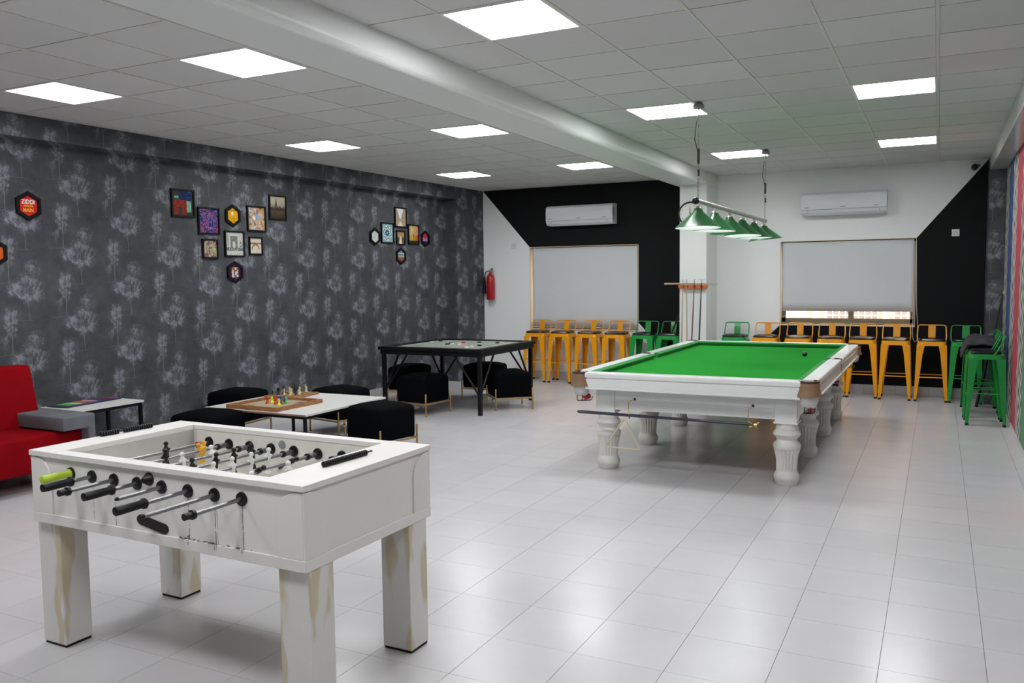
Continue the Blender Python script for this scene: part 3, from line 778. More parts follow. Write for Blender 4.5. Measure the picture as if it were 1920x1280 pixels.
# clothes folded on the stools
def cloth_pile(x, y, z, w, d, seed, name, label):
    random.seed(seed); n = 22; vs = []; fs = []
    for i in range(n + 1):
        for j in range(n + 1):
            u, v = i / n * 2 - 1, j / n * 2 - 1
            px, py = u * w, v * d
            h = .055 * (1 - abs(u) ** 4) * (1 - abs(v) ** 4) + .014 * math.sin(u * 6 + seed) * math.cos(v * 4 + seed * 2) + .01 * math.sin(v * 11 + u * 5)
            drop = max(0, -u - .62) * .30 * (1 + .3 * math.sin(v * 5))
            vs.append((px + (.05 * max(0, -u - .62)), py, max(h, -.0) - drop + .004))
    for i in range(n):
        for j in range(n): a = i * (n + 1) + j; fs.append((a, a + n + 1, a + n + 2, a + 1))
    o = MB().add(vs, fs, 0, True).build(name, jacket_m, None, (x, y, z)); q = o.modifiers.new('solid', 'SOLIDIFY'); q.thickness = .012; q.offset = 1
    tag(o, label, 'clothes'); return o
cloth_pile(.43, 10.90, .812, .20, .17, 3, 'folded_jacket', 'dark grey jacket draped on the middle green stool by the striped wall')
cloth_pile(.44, 11.385, .815, .19, .17, 9, 'folded_jacket', 'dark brownish jacket lying on the farthest green stool by the striped wall')
o = MB().tube([(.44, 11.62, 0), (.53, 11.71, .45), (.70, 11.87, 1.36)], [.019, .015, .007], 10).build('rest_stick', black_plastic); tag(o, 'long black stick leaning into the right corner behind the green stools', 'stick')
MB().tube([(.70, 11.87, 1.36), (.706, 11.89, 1.40)], .009, 8).build('tip', brass, o)

# ================================================================== AIR CONDITIONERS, SOCKETS, EXTINGUISHER, CAMERA
def aircon(x, z, w, label):
    t = thing('air_conditioner', label, 'air conditioner', (x, YB, z))
    h = .31; a = w / 2
    prof = [(0, 0), (-.15, 0), (-.195, .03), (-.212, .08), (-.215, .20), (-.205, .27), (-.17, .30), (-.10, h), (0, h)]
    MB().prism(prof, -a + .012, a - .012, 'X').build('body', ac_w, t)
    for s_ in (-1, 1): MB().prism([(p * .985 if p < -.01 else p, q * .985 + .002) for p, q in prof], s_ * a - .012 * (s_ > 0), s_ * a + .012 * (s_ < 0), 'X').build('end_cap', ac_w, t)
    MB().prism([(-.165 + .028 * math.cos(q_ * PI / 6) + .02, .155 + .105 * math.sin(q_ * PI / 6)) for q_ in range(12)], a, a + .002, 'X').build('side_vent', grey_mid, t)
    MB().prism([(-.150, -.001), (-.196, .029), (-.205, .06), (-.2085, .06), (-.1995, .027), (-.152, -.006)], -a + .09, a - .09, 'X').build('louver', ac_w, t)
    g = MB().box(-a + .02, a - .02, -.2135, -.2105, .068, .072).box(-a + .086, -a + .090, -.208, -.197, .022, .066).box(a - .09, a - .086, -.208, -.197, .022, .066)
    g.build('seam', grey_mid, t)
    for lx, ww in ((-a + .07, .055), (0, .07), (a - .13, .055)):
        MB().box(lx - ww / 2, lx + ww / 2, -.2165, -.2145, .095, .105).build('small_lettering', grey_mid, t)
    MB().box(a - .10, a - .08, -.2165, -.2145, .235, .255).build('badge', whitep, t)
    return t
aircon(-4.975, 2.435, 1.10, 'white split air conditioner on the black wall above the left window')
aircon(-1.165, 2.43, 1.07, 'white split air conditioner on the white wall above the right window')
def socket(x, z, label, holes):
    t = thing('wall_socket', label, 'socket', (x, YB, z))
    MB().cbox(-.045, .045, -.012, 0, -.045, .045, .003).build('plate', sock_m, t)
    for hx, hz in holes: MB().box(hx - .007, hx + .007, -.0135, -.0118, hz - .008, hz + .008).build('hole', grey_mid, t)
socket(-6.19, 2.147, 'small square plate on the white wall left of the left window', [(0, 0)])
socket(.18, 2.143, 'white power socket on the black wall right of the right window', [(0, .012), (-.018, -.014), (.018, -.014)])
t = thing('fire_extinguisher', 'red fire extinguisher hanging on the white wall beside the wallpaper', 'fire extinguisher', (-6.585, 12.30, 1.275))
MB().lathe([(0, .060), (.015, .068), (.34, .068), (.39, .058), (.42, .03), (.45, .018)], n=20).build('cylinder', red_paint, t)
MB().lathe([(.45, .018), (.47, .022), (.50, .016)], n=12).box(-.01, .045, -.012, .012, .475, .487).box(-.0, .05, -.01, .01, .505, .515).box(.02, .04, -.012, .012, .44, .52).build('valve', grey_mid, t)
MB().tube([(-.01, 0, .47), (-.06, 0, .472), (-.095, 0, .45), (-.105, 0, .40), (-.108, 0, .36)], .008, 8).build('hose', rubber, t)
MB().tube([(-.108, 0, .38), (-.112, 0, .28), (-.118, 0, .10)], [.012, .02, .032], 12).build('horn', rubber, t)
MB().box(-.02, .02, .06, .09, .30, .36).build('bracket', grey_mid, t)
t = thing('security_camera', 'small dark dome camera at the top of the back wall in the right corner', 'camera', (.37, YB, 2.95))
MB().tube([(.05, 0, .03), (.03, -.08, .02)], .022, 12).build('mount', grey_mid, t)
MB().lathe([(-.19, .02), (-.185, .035), (-.12, .04), (-.06, .036), (-.05, .02)], (0, 0, 0), 14, axis='Y').build('camera_body', black_plastic, t)

# ================================================================== PICTURES
LWR = -math.atan(WA)
wood_black = mottled('black_frame', (.003, .003, .004), .2, 20, .5, spec=.2)
def pic_mat(name, fn):
    m = M(name, (.5, .5, .5), .6, spec=.12); u, v, w = m.coord('Generated'); c = fn(m, v, w); m.base(c); return m.m
def circ(u, v, cu, cv, r): 
    du = u - cu; dv = v - cv; return (du * du + dv * dv).sq() < r
def rect(u, v, a, b_, c, d): return (u > a) * (u < b_) * (v > c) * (v < d)
def a_redgreen(m, u, v):
    n = m.noise(9, 4, .6, kind='Generated')
    c = m.ramp(n, [(.3, (.02, .03, .025)), (.7, (.06, .045, .035))])
    c = m.mix(rect(u, v, .35, .95, .62, 1.), c, m.ramp(n, [(.35, (.008, .012, .06)), (.6, (.015, .035, .14)), (.75, (.08, .25, .35))]))
    c = m.mix(rect(u, v, .05, .68, .05, .62), c, m.ramp(n, [(.35, (.16, .012, .012)), (.65, (.36, .04, .02))]))
    c = m.mix(rect(u, v, .3, .45, .05, .35), c, (.03, .05, .05))
    c = m.mix(rect(u, v, .68, .9, .15, .6), c, m.ramp(n, [(.35, (.08, .26, .20)), (.65, (.25, .5, .38))])); return m.mix(rect(u, v, .08, .3, .68, .78), c, (.1, .4, .4))
def a_noise(stops, sc=5, dist=2.5):
    def f(m, u, v):
        n = m.noise(sc, 4, .6, kind='Generated', dist=dist); return m.ramp((n - .5) * 3.0 + .5, stops)
    return f
blue_pink = a_noise([(0, (.01, .01, .05)), (.25, (.015, .02, .16)), (.45, (.03, .04, .25)), (.52, (.12, .30, .40)), (.6, (.42, .04, .08)), (.75, (.10, .03, .14)), (1, (.02, .02, .12))], 3.4, 2.)
warm = a_noise([(0, (.05, .03, .02)), (.3, (.45, .18, .05)), (.5, (.6, .45, .2)), (.65, (.1, .2, .4)), (.8, (.7, .65, .5)), (1, (.5, .2, .08))], 3.6, 1.6)
multi = a_noise([(0, (.4, .06, .02)), (.3, (.05, .08, .2)), (.5, (.55, .45, .1)), (.65, (.4, .5, .4)), (.8, (.5, .12, .04)), (1, (.1, .3, .3))], 4.2, 1.6)
def a_market(m, u, v):
    c = warm(m, u, v); c = m.mix(rect(u, v, .3, .45, .45, .6), c, (.7, .68, .6)); c = m.mix(circ(u, v, .55, .6, .1), c, (.2, .35, .6)); return m.mix(rect(u, v, .52, .6, .7, .9), c, (.35, .1, .03))
def a_sepia(m, u, v):
    n = m.noise(7, 5, .6, kind='Generated'); d = (u - .42).ab()
    c = m.ramp(v * .7 + (n - .5) * .5 + .1, [(0, (.03, .02, .012)), (.42, (.10, .07, .045)), (.58, (.46, .40, .30)), (.8, (.50, .44, .34)), (1, (.20, .15, .10))])
    c = m.mix((d < (.95 - v) * .16 + .008) * (v > .4) * (v < .92), c, (.10, .08, .06))
    return m.mix((v < .5) * (v > .36) * (n > .45), c, (.05, .04, .03))
def a_gate(m, u, v):
    n = m.noise(16, 4, .7, kind='Generated')
    c = m.mix(n > .56, (.52, .53, .50), (.40, .40, .38))
    g = rect(u, v, .27, .68, .32, .84) * (1.0 - rect(u, v, .4, .55, .32, .6))
    c = m.mix(g, c, m.ramp(n, [(.4, (.07, .065, .06)), (.6, (.30, .29, .26))]))
    c = m.mix(rect(u, v, .0, 1., .2, .34) * (n > .46), c, (.09, .09, .08)); return m.mix(rect(u, v, .12, .15, .2, .9) + rect(u, v, .8, .97, .3, .62) * (n > .5), c, (.08, .08, .07))
def a_bridge(m, u, v):
    n = m.noise(9, 4, .6, kind='Generated'); du = (u - .5); dv = v - .28
    arch = ((du * du + dv * dv).sq() - .3).ab() < .05
    c = m.ramp(n, [(.35, (.55, .45, .34)), (.65, (.66, .62, .52))]); c = m.mix(rect(u, v, 0, 1, .6, .72) * (n > .42), c, (.28, .10, .06)); return m.mix(arch * (v > .28), c, (.22, .16, .11))
def a_mandala(m, u, v):
    du = u - .5; dv = v - .5; r = (du * du + dv * dv).sq(); a = dv.at2(du)
    pet = (a * 8.0).sin() * .05
    ring = ((r + pet) * 34.).sin() > .1
    c = m.mix(ring, (.08, .25, .28), (.62, .65, .62)); c = m.mix(r + pet * .5 < .19, c, (.02, .10, .14)); c = m.mix(r < .05, c, (.5, .55, .55)); return m.mix(r > .44, c, (.20, .36, .38))
def a_street(m, u, v):
    n = m.noise(9, 4, .6, kind='Generated'); d = (u - .48).ab()
    c = m.ramp(n, [(.35, (.42, .33, .24)), (.65, (.25, .18, .12))]); c = m.mix(d < (v - .35) * .5, c, (.66, .66, .64)); return m.mix((d < (.32 - v) * .8), c, (.60, .57, .5))
def a_dusk(m, u, v):
    n = m.noise(7, 4, .6, kind='Generated'); d = (u - .5).ab()
    c = m.ramp(v, [(0, (.10, .07, .05)), (.45, (.12, .08, .05)), (.55, (.45, .32, .18)), (1, (.25, .12, .05))]); c = m.mix((d < .1 + (.5 - v) * .2) * (v < .6), c, (.65, .55, .38)); return m.mix((n > .52) * (v < .62) * (v > .3) * (d > .06), c, (.05, .03, .02))
def a_tree(m, u, v):
    n = m.noise(28, 3, .6, kind='Generated'); d = (u - .48).ab()
    c = m.ramp(u, [(0, (.10, .14, .08)), (.35, (.55, .40, .06)), (.6, (.5, .22, .03)), (1, (.35, .02, .02))])
    c = m.mix((v < .15), c, (.04, .03, .02)); c = m.mix((v > .45) * (n > .53), c, (.6, .52, .4)); return m.mix((d < .03 + (v - .2).ab() * .05) * (v < .55), c, (.05, .03, .02))
def a_cube(m, u, v):
    iu = (u * 8.0).fl(); iv = (v * 9.0).fl(); h = ((iu * 12.9898 + iv * 78.233).sin() * 43758.5).fr()
    c = m.ramp(h, [(0, (.45, .03, .05)), (.2, (.55, .5, .08)), (.4, (.6, .6, .55)), (.6, (.05, .3, .25)), (.8, (.5, .12, .04)), (.9, (.1, .04, .12))], True)
    return m.mix(rect(u, v, .22, .8, .2, .8), (.07, .015, .07), c)
def a_band(m, u, v):
    n = m.noise(6, 3, kind='Generated'); return m.ramp(v + (n - .5) * .12, [(0, (.06, .035, .02)), (.38, (.30, .10, .05)), (.5, (.35, .42, .40)), (.6, (.03, .10, .12)), (.68, (.45, .55, .55)), (.8, (.10, .16, .18)), (1, (.25, .3, .3))])
yell = lambda m, u, v: m.mix(circ(u, v, .48, .62, .1), (.72, .36, .005), (.7, .65, .55))
redc = lambda m, u, v: m.mix(0.0, (.55, .025, .02), (.5, 0, 0))
whit = lambda m, u, v: m.mix((v > .45) * (v < .47), (.58, .58, .57), (.35, .35, .35))
orangec = lambda m, u, v: m.mix(u > .5, (.5, .14, .03), (.6, .12, .02))
roundred = lambda m, u, v: m.mix(circ(u, v, .5, .76, .26), m.mix(rect(u, v, .15, .85, .3, .62), (.03, .015, .06), (.30, .20, .35)), (.55, .02, .05))
def frame(kind, s, z, w, h, fn, name, label, grp, bw=.017):
    t = thing(name, label, 'picture', (-7.24 + WA * s, s, z), LWR, grp)
    if kind == 'rect':
        f = MB().box(0, .022, -w / 2, w / 2, h / 2 - bw, h / 2).box(0, .022, -w / 2, w / 2, -h / 2, -h / 2 + bw).box(0, .022, -w / 2, -w / 2 + bw, -h / 2 + bw, h / 2 - bw).box(0, .022, w / 2 - bw, w / 2, -h / 2 + bw, h / 2 - bw)
        f.build('frame', wood_black, t); MB().box(.003, .009, -w / 2 + bw - .001, w / 2 - bw + .001, -h / 2 + bw - .001, h / 2 - bw + .001).build('print', pic_mat(name + '_print', fn), t)
    else:
        out = [(w / 2 * p, h / 2 * q) for p, q in ((0, 1), (1, .5), (1, -.5), (0, -1), (-1, -.5), (-1, .5))]
        k = 1 - .030 / (w / 2); inn = [(a * k, b_ * k) for a, b_ in out]
        vs = [(.0, a, b_) for a, b_ in out] + [(.022, a, b_) for a, b_ in out] + [(.022, a, b_) for a, b_ in inn] + [(.004, a, b_) for a, b_ in inn]; fs = []
        for q in range(3):
            for i in range(6): fs.append((q * 6 + i, q * 6 + (i + 1) % 6, (q + 1) * 6 + (i + 1) % 6, (q + 1) * 6 + i))
        MB().add(vs, fs).build('frame', wood_black, t); MB().prism([(a * 1.01, b_ * 1.01) for a, b_ in inn], .003, .009, 'X').build('print', pic_mat(name + '_print', fn), t)
    return t
ga, gb, gc = 'framed pictures in the middle group on the wallpaper', 'framed pictures in the far group on the wallpaper', 'hexagonal plaques at the left end of the wallpaper'
frame('rect', 6.445, 2.457, .30, .294, a_redgreen, 'framed_picture', 'framed dark abstract picture with red and mint blocks, top left of the middle group', ga)
frame('rect', 6.781, 2.290, .295, .291, blue_pink, 'framed_picture', 'framed blue and pink swirling abstract picture', ga)
th = frame('hex', 7.127, 2.367, .215, .25, yell, 'hexagonal_plaque', 'yellow hexagonal plaque in a black frame', ga)
T_R = (PI / 2, 0, PI / 2)
def ptext(t, body, size, mat, z, y=0., sx=1.): return text_mesh(body, size, mat, 'lettering', t, (.0095, y, z), T_R, sx=sx)
ink = M('ink_black', (.02, .02, .02), .5).m; inky = M('ink_yellow', (.75, .42, .0), .5).m; inkw = M('ink_white', (.75, .75, .72), .5).m; inkb = M('ink_brown', (.25, .12, .01), .5).m; inkr = M('ink_pink', (.6, .25, .4), .5).m
ptext(th, 'Hello Lovely', .022, inkb, .062); ptext(th, 'EVERY MORNING', .011, inkb, -.03); ptext(th, 'START FRESH', .011, inkb, -.048); ptext(th, 'WITH A SMILE', .011, inkb, -.066)
frame('rect', 7.486, 2.351, .292, .293, a_market, 'framed_picture', 'framed orange and blue painting of figures', ga)
frame('rect', 7.837, 2.501, .288, .292, a_sepia, 'framed_picture', 'framed sepia city view with a tall tower, top right of the middle group', ga)
frame('rect', 6.786, 1.989, .215, .211, multi, 'framed_picture', 'small framed multicoloured street painting, lower left of the middle group', ga)
frame('rect', 7.139, 2.053, .29, .289, a_gate, 'framed_picture', 'framed black and white drawing of a gate, centre of the middle group', ga)
frame('rect', 7.461, 2.039, .213, .208, a_bridge, 'framed_picture', 'small framed pale brown bridge print, right of the gate drawing', ga)
frame('hex', 7.131, 1.734, .228, .247, a_cube, 'hexagonal_plaque', 'hexagonal plaque with coloured blocks on purple, below the gate drawing', ga)
th = frame('hex', 4.770, 2.315, .223, .254, redc, 'hexagonal_plaque', 'red hexagonal plaque with white and yellow slogan', gc)
ptext(th, 'ZIDDI', .052, inkw, .034, sx=.88); ptext(th, 'HOON', .027, inky, -.002); ptext(th, 'MAIN', .044, inky, -.038, sx=.88)
frame('hex', 4.452, 1.902, .21, .24, orangec, 'hexagonal_plaque', 'black hexagonal plaque with orange print cut by the left edge of the photo', gc)
frame('hex', 9.727, 2.229, .222, .243, whit, 'hexagonal_plaque', 'white hexagonal plaque, leftmost of the far group', gb)
frame('rect', 10.018, 2.289, .295, .29, a_mandala, 'framed_picture', 'framed teal and white mandala print', gb)
frame('rect', 10.346, 2.526, .293, .287, a_street, 'framed_picture', 'framed street view with pale sky, top of the far group', gb)
frame('rect', 10.339, 2.234, .22, .21, a_dusk, 'framed_picture', 'small framed brown dusk street print, centre of the far group', gb)
frame('rect', 10.669, 2.293, .285, .29, a_tree, 'framed_picture', 'framed yellow and red tree painting', gb)
frame('hex', 10.979, 2.239, .228, .247, roundred, 'hexagonal_plaque', 'hexagonal plaque with red and violet print, rightmost of the far group', gb)
frame('hex', 10.338, 1.968, .23, .247, a_band, 'hexagonal_plaque', 'hexagonal plaque with blue and brown landscape, lowest of the far group', gb)

# ================================================================== OTTOMANS
def make_ottoman():
    t = thing('ottoman', '', 'ottoman', (0, 0, 0)); h = .232
    n = 5; R_ = .03; vs = []; fs = []; N = 4 * n
    for (q, z) in ((h - .02, .15), (h - .003, .158), (h, .20), (h, .40), (h - .003, .435), (h - .02, .455), (h - .09, .478), (h - .17, .486)):
        R2 = min(R_, q * .4)
        for cx_, cy_, a0 in ((q - R2, q - R2, 0), (-q + R2, q - R2, PI / 2), (-q + R2, -q + R2, PI), (q - R2, -q + R2, 1.5 * PI)):
            for k in range(n): an = a0 + PI / 2 * k / (n - 1); vs.append((cx_ + R2 * math.cos(an), cy_ + R2 * math.sin(an), z))
    for k in range(7):
        for i in range(N): fs.append((k * N + i, k * N + (i + 1) % N, (k + 1) * N + (i + 1) % N, (k + 1) * N + i))
    fs += [tuple(range(N)), tuple(range(7 * N, 8 * N))]
    MB().add(vs, fs, 0, True).build('cushion', velvet_black, t)
    e = h + .004
    for sx in (-1, 1):
        for sy in (-1, 1):
            l = MB().lathe([(0.006, .010), (.262, .010), (.267, .007)], (sx * e, sy * e, 0), 12).build('leg', gold, t)
            MB().lathe([(0, .0095), (.007, .0105)], (sx * e, sy * e, 0), 12).build('foot_pad', rubber, l)
    r_ = MB().box(-e, e, -e - .006, -e + .006, .132, .148).box(-e, e, e - .006, e + .006, .132, .148).box(-e - .006, -e + .006, -e, e, .132, .148).box(e - .006, e + .006, -e, e, .132, .148)
    r_.build('base_rail', gold, t); return t
ot = make_ottoman(); D = math.radians
for k, (x, y, r_, l, g) in enumerate(((-4.83, 9.48, 42, 'black velvet ottoman at the right side of the carrom table', 1), (-5.55, 10.17, 0, 'black velvet ottoman behind the carrom table', 1),
        (-5.62, 8.70, -7, 'black velvet ottoman in front of the carrom table, its gold legs all visible', 1), (-6.42, 9.62, 12, 'black velvet ottoman behind the left legs of the carrom table', 1),
        (-4.675, 6.50, -11, 'black velvet ottoman right of the low white table, nearest the table football', 0), (-5.80, 7.33, -12, 'black velvet ottoman behind the low white table', 0),
        (-6.73, 6.76, 6, 'black velvet ottoman between the low white table and the wallpaper', 0), (-5.87, 5.52, 4, 'black velvet ottoman in front of the low white table, half hidden by the table football', 0))):
    g = 'ottomans around the carrom table' if g else 'ottomans around the low white table'
    if k == 0: ot.location = (x, y, 0); ot.rotation_euler = (0, 0, D(r_)); ot['label'] = l; ot['group'] = g
    else: dup(ot, (x, y, 0), D(r_), l, group=g)

# ================================================================== CARROM TABLE
t = thing('carrom_table', 'large square black metal game table with a pale green playing surface', 'table', (-5.53, 9.44, 0), D(-.4))
h = .745; w = .10
fr = MB(); Z0, Z1 = .735, .795
for a in (0, 1, 2, 3):
    pass
fr.box(-h, h, -h, -h + w, .755, Z1).box(-h, h, h - w, h, .755, Z1).box(-h, -h + w, -h + w, h - w, .755, Z1).box(h - w, h, -h + w, h - w, .755, Z1)
fr.box(-h + .02, h - .02, -h + .02, -h + .05, .70, .755).box(-h + .02, h - .02, h - .05, h - .02, .70, .755).box(-h + .02, -h + .05, -h + .05, h - .05, .70, .755).box(h - .05, h - .02, -h + .05, h - .05, .70, .755)
fr.build('frame', black_metal, t, bevel=.006)
MB().box(-h + w - .002, h - w + .002, -h + w - .002, h - w + .002, .765, .780).build('playing_surface', pale_top, t)
ln = MB()
for s_ in (-1, 1):
    for o_ in (.42, .45): ln.box(-.36, .36, s_ * o_ - .002, s_ * o_ + .002, .7800, .7806); ln.box(s_ * o_ - .002, s_ * o_ + .002, -.36, .36, .7800, .7806)
ln.build('base_lines', black_plastic, t)
for sx in (-1, 1):
    for sy in (-1, 1):
        MB().box(sx * (h - .055) - .022, sx * (h - .055) + .022, sy * (h - .055) - .022, sy * (h - .055) + .022, 0, .755).build('leg', black_metal, t)
        MB().lathe([(0, .035), (.001, .035)], (sx * .585, sy * .585, .7802), 16).build('pocket', black_plastic, t)
        MB().lathe([(-.06, .05), (-.05, .065), (.0, .07)], (sx * .56, sy * .56, .74), 14).build('pocket_cup', black_plastic, t)
        a = h - .055
        MB().tube([(sx * a, sy * a, .22), (sx * (a - .36), sy * a, .72)], .013, 8).build('brace', black_metal, t)
        MB().tube([(sx * a, sy * a, .22), (sx * a, sy * (a - .36), .72)], .013, 8).build('brace', black_metal, t)
for (x, y, c, l) in ((-5.51, 9.41, 'w', 'in the middle of the board, next to the red one'), (-5.19, 9.16, 'w', 'in the right front quarter of the board'), (-5.19, 9.04, 'w', 'nearest the front edge of the board'),
        (-5.6, 9.67, 'r', 'near the middle of the board'), (-5.68, 9.39, 'k', 'left of the middle, touching a white one'), (-5.7, 9.52, 'k', 'left of the middle, just behind its neighbour'), (-5.43, 9.8, 'k', 'right of the red one, towards the back'),
        (-5.18, 9.35, 'k', 'by itself in the right half of the board'), (-5.15, 9.78, 'k', 'nearest the right rear pocket'), (-5.63, 9.43, 'w', 'left of the middle, between black ones'), (-6.05, 9.60, 'w', 'near the left edge of the board'), (-6.06, 9.85, 'k', 'near the left rear edge of the board')):
    mt, nm = {'w': (whitep, 'white'), 'r': (redp, 'red'), 'k': (black_plastic, 'black')}[c]
    o = MB().lathe([(0, .024), (.002, .027), (.013, .027), (.015, .024)], n=18).build('carrom_disc', mt, None, (x, y, .7806))
    tag(o, nm + ' carrom disc ' + l, 'game piece', 'discs on the carrom table')

# ================================================================== LOW TABLE, BOARDS
t = thing('coffee_table', 'low white-topped table with black metal frame between the ottomans', 'table', (-5.575, 6.385, 0))
MB().box(-.61, .61, -.61, .61, .433, .45).build('tabletop', lamin, t); MB().box(-.612, .612, -.614, -.61, .433, .4485).build('edge_band', edge_br, t)
fr = MB()
for s_ in (-1, 1): fr.box(-.59, .59, s_ * .575 - .0125, s_ * .575 + .0125, .405, .433).box(s_ * .575 - .0125, s_ * .575 + .0125, -.56, .56, .405, .433).box(-.59, .59, s_ * .575 - .0125, s_ * .575 + .0125, .0, .022)
fr.build('frame', black_metal, t)
for sx in (-1, 1):
    for sy in (-1, 1): MB().box(sx * .575 - .0125, sx * .575 + .0125, sy * .575 - .0125, sy * .575 + .0125, .022, .405).build('leg', black_metal, t)
def quad_board(pts, z0, z1, name, label, cat):
    pass
# ludo board (square tray)
lc = (-5.63, 6.125); t = thing('ludo_board', 'square wooden ludo board tray on the low white table', 'board game', (lc[0], lc[1], .45), D(-1))
L_ = .315; fr = MB().box(-L_, L_, -L_, -L_ + .03, 0, .038).box(-L_, L_, L_ - .03, L_, 0, .038).box(-L_, -L_ + .03, -L_ + .03, L_ - .03, 0, .038).box(L_ - .03, L_, -L_ + .03, L_ - .03, 0, .038)
fr.build('tray_frame', wood, t, bevel=.002)
m = M('ludo_print', (.5, .45, .3), .4); ox, oy, oz = m.coord('Generated'); au = (ox - .5).ab(); av = (oy - .5).ab()
cross = (au < .12).mx(av < .12); gridl = ((ox * 15.0).fr() < .12).mx((oy * 15.0).fr() < .12)
q = (ox > .5) + (oy > .5) * 2.0
cq = m.ramp(q / 3.0, [(0, (.30, .03, .02)), (.2, (.04, .22, .05)), (.5, (.35, .30, .04)), (.85, (.03, .06, .2))], True)
corner = (au > .22) * (au < .38) * (av > .22) * (av < .38)
c = m.mix(cross, (.42, .36, .20), m.mix(gridl, (.50, .46, .34), (.16, .12, .08))); c = m.mix(corner, c, cq); m.base(c)
MB().box(-L_ + .03, L_ - .03, -L_ + .03, L_ - .03, 0, .012).build('board_print', m.m, t)
pawn = [(0, .013), (.004, .014), (.008, .010), (.022, .006), (.026, .009), (.030, .009), (.036, .006)]
pawn = [(a * 1.25, b_ * 1.35) for a, b_ in pawn]
for (x, y, z, mt, l) in ((-5.735, 6.135, 0, redp, 'red ludo pawn at the left of the huddle'), (-5.70, 6.16, .0, yellp, 'yellow ludo pawn next to the red one'), (-5.69, 6.24, .02, greenp, 'green ludo pawn at the back of the huddle'), (-5.66, 6.21, .0, bluep, 'dark blue ludo pawn left in the middle of the huddle'),
        (-5.63, 6.21, .01, bluep, 'dark blue ludo pawn right in the middle of the huddle'), (-5.535, 6.075, 0, yellp, 'yellow ludo pawn nearest the front'), (-5.56, 6.20, 0, greenp, 'green ludo pawn at the right of the huddle'), (-5.60, 6.215, 0, bluep, 'dark blue ludo pawn next to the right green one'), (-5.62, 6.12, 0, redp, 'red ludo pawn half hidden in front of the blue ones'), (-5.56, 6.15, 0, wood, 'brown ludo pawn behind the front yellow one')):
    o = MB().lathe([(a, b_) for a, b_ in pawn], n=12); o.sphere((0, 0, .047), .011, 10, 8)
    o = o.build('ludo_pawn', mt, None, (x, y, .4622)); o.scale = (1.1, 1.1, 1.15); tag(o, l, 'game piece', 'ludo pawns huddled on the board')
# chess board
t = thing('chess_board', 'wooden chess board behind the ludo tray on the low white table', 'board game', (-5.93, 6.70, .45), D(8))
m = M('chess_print', (.3, .15, .06), .35); ox, oy, oz = m.coord('Generated'); ck = (((ox * 8.0).fl() + (oy * 8.0).fl()) / 2.0).fr() > .25; m.base(m.mix(ck, (.10, .04, .015), (.42, .25, .11)))
MB().cbox(-.20, .20, -.20, .20, 0, .022, .003).build('board_frame', wood, t); MB().box(-.17, .17, -.17, .17, .022, .0228).build('squares', m.m, t)
def chess(kind):
    hh = {'p': .036, 'r': .04, 'n': .046, 'b': .052, 'q': .062, 'k': .068}[kind]
    pr = [(0, .012), (.003, .0125), (.007, .010), (.010, .0075), (hh * .6, .0048), (hh * .62, .0085), (hh * .67, .0085), (hh * .70, .0055)]
    if kind in 'qk': pr += [(hh * .9, .009), (hh * .93, .006)]
    elif kind == 'r': pr += [(hh * .72, .009), (hh, .009)]
    o = MB().lathe(pr, n=12)
    if kind == 'p': o.sphere((0, 0, hh * .82), .0075, 10, 8)
    elif kind == 'b': o.sphere((0, 0, hh * .84), .0075, 10, 8, sc=(1, 1, 1.5))
    elif kind == 'n': o.prism([(-.007, hh * .68), (.007, hh * .68), (.008, hh * .95), (.002, hh * 1.08), (-.012, hh * .9), (-.010, hh * .8)], -.004, .004)
    elif kind == 'k': o.box(-.0018, .0018, -.0015, .0015, hh * .9, hh * 1.08).box(-.005, .005, -.0015, .0015, hh * .98, hh * 1.02)
    elif kind == 'q': o.sphere((0, 0, hh * .96), .004, 8, 6)
    return o
nmk = {'p': 'pawn', 'r': 'rook', 'n': 'knight', 'b': 'bishop', 'q': 'queen', 'k': 'king'}
for (x, y, k, c, l) in ((-6.075, 6.58, 'p', 'k', 'at the left corner'), (-6.06, 6.635, 'b', 'k', 'near the left corner'), (-6.04, 6.70, 'k', 'k', 'standing tall at the left'), (-6.01, 6.60, 'q', 'k', 'behind the ludo tray'), (-5.99, 6.66, 'n', 'k', 'in the left half'), (-6.03, 6.83, 'b', 'k', 'at the back'), (-5.96, 6.78, 'k', 'k', 'in the middle of the back'),
        (-5.90, 6.735, 'r', 'k', 'among the white pieces'), (-5.82, 6.64, 'p', 'k', 'near the front'), (-5.95, 6.61, 'b', 'w', 'leftmost of the white ones'), (-5.86, 6.60, 'q', 'w', 'nearest the front'), (-5.93, 6.70, 'n', 'w', 'in the middle'), (-5.83, 6.69, 'r', 'w', 'right of the middle'), (-5.89, 6.78, 'b', 'w', 'behind the middle'), (-5.86, 6.74, 'q', 'w', 'right half'),
        (-5.86, 6.85, 'b', 'w', 'at the right end'), (-5.89, 6.87, 'k', 'w', 'tall at the right end'), (-6.02, 6.77, 'n', 'w', 'at the back')):
    o = chess(k).build('chess_' + nmk[k], ebony if c == 'k' else ivory, None, (x, y, .4728)); o.scale = (1.15,) * 3
    tag(o, ('black' if c == 'k' else 'cream') + ' chess ' + nmk[k] + ' ' + l + ' on the wooden chess board', 'chess piece', 'chess pieces on the wooden board')

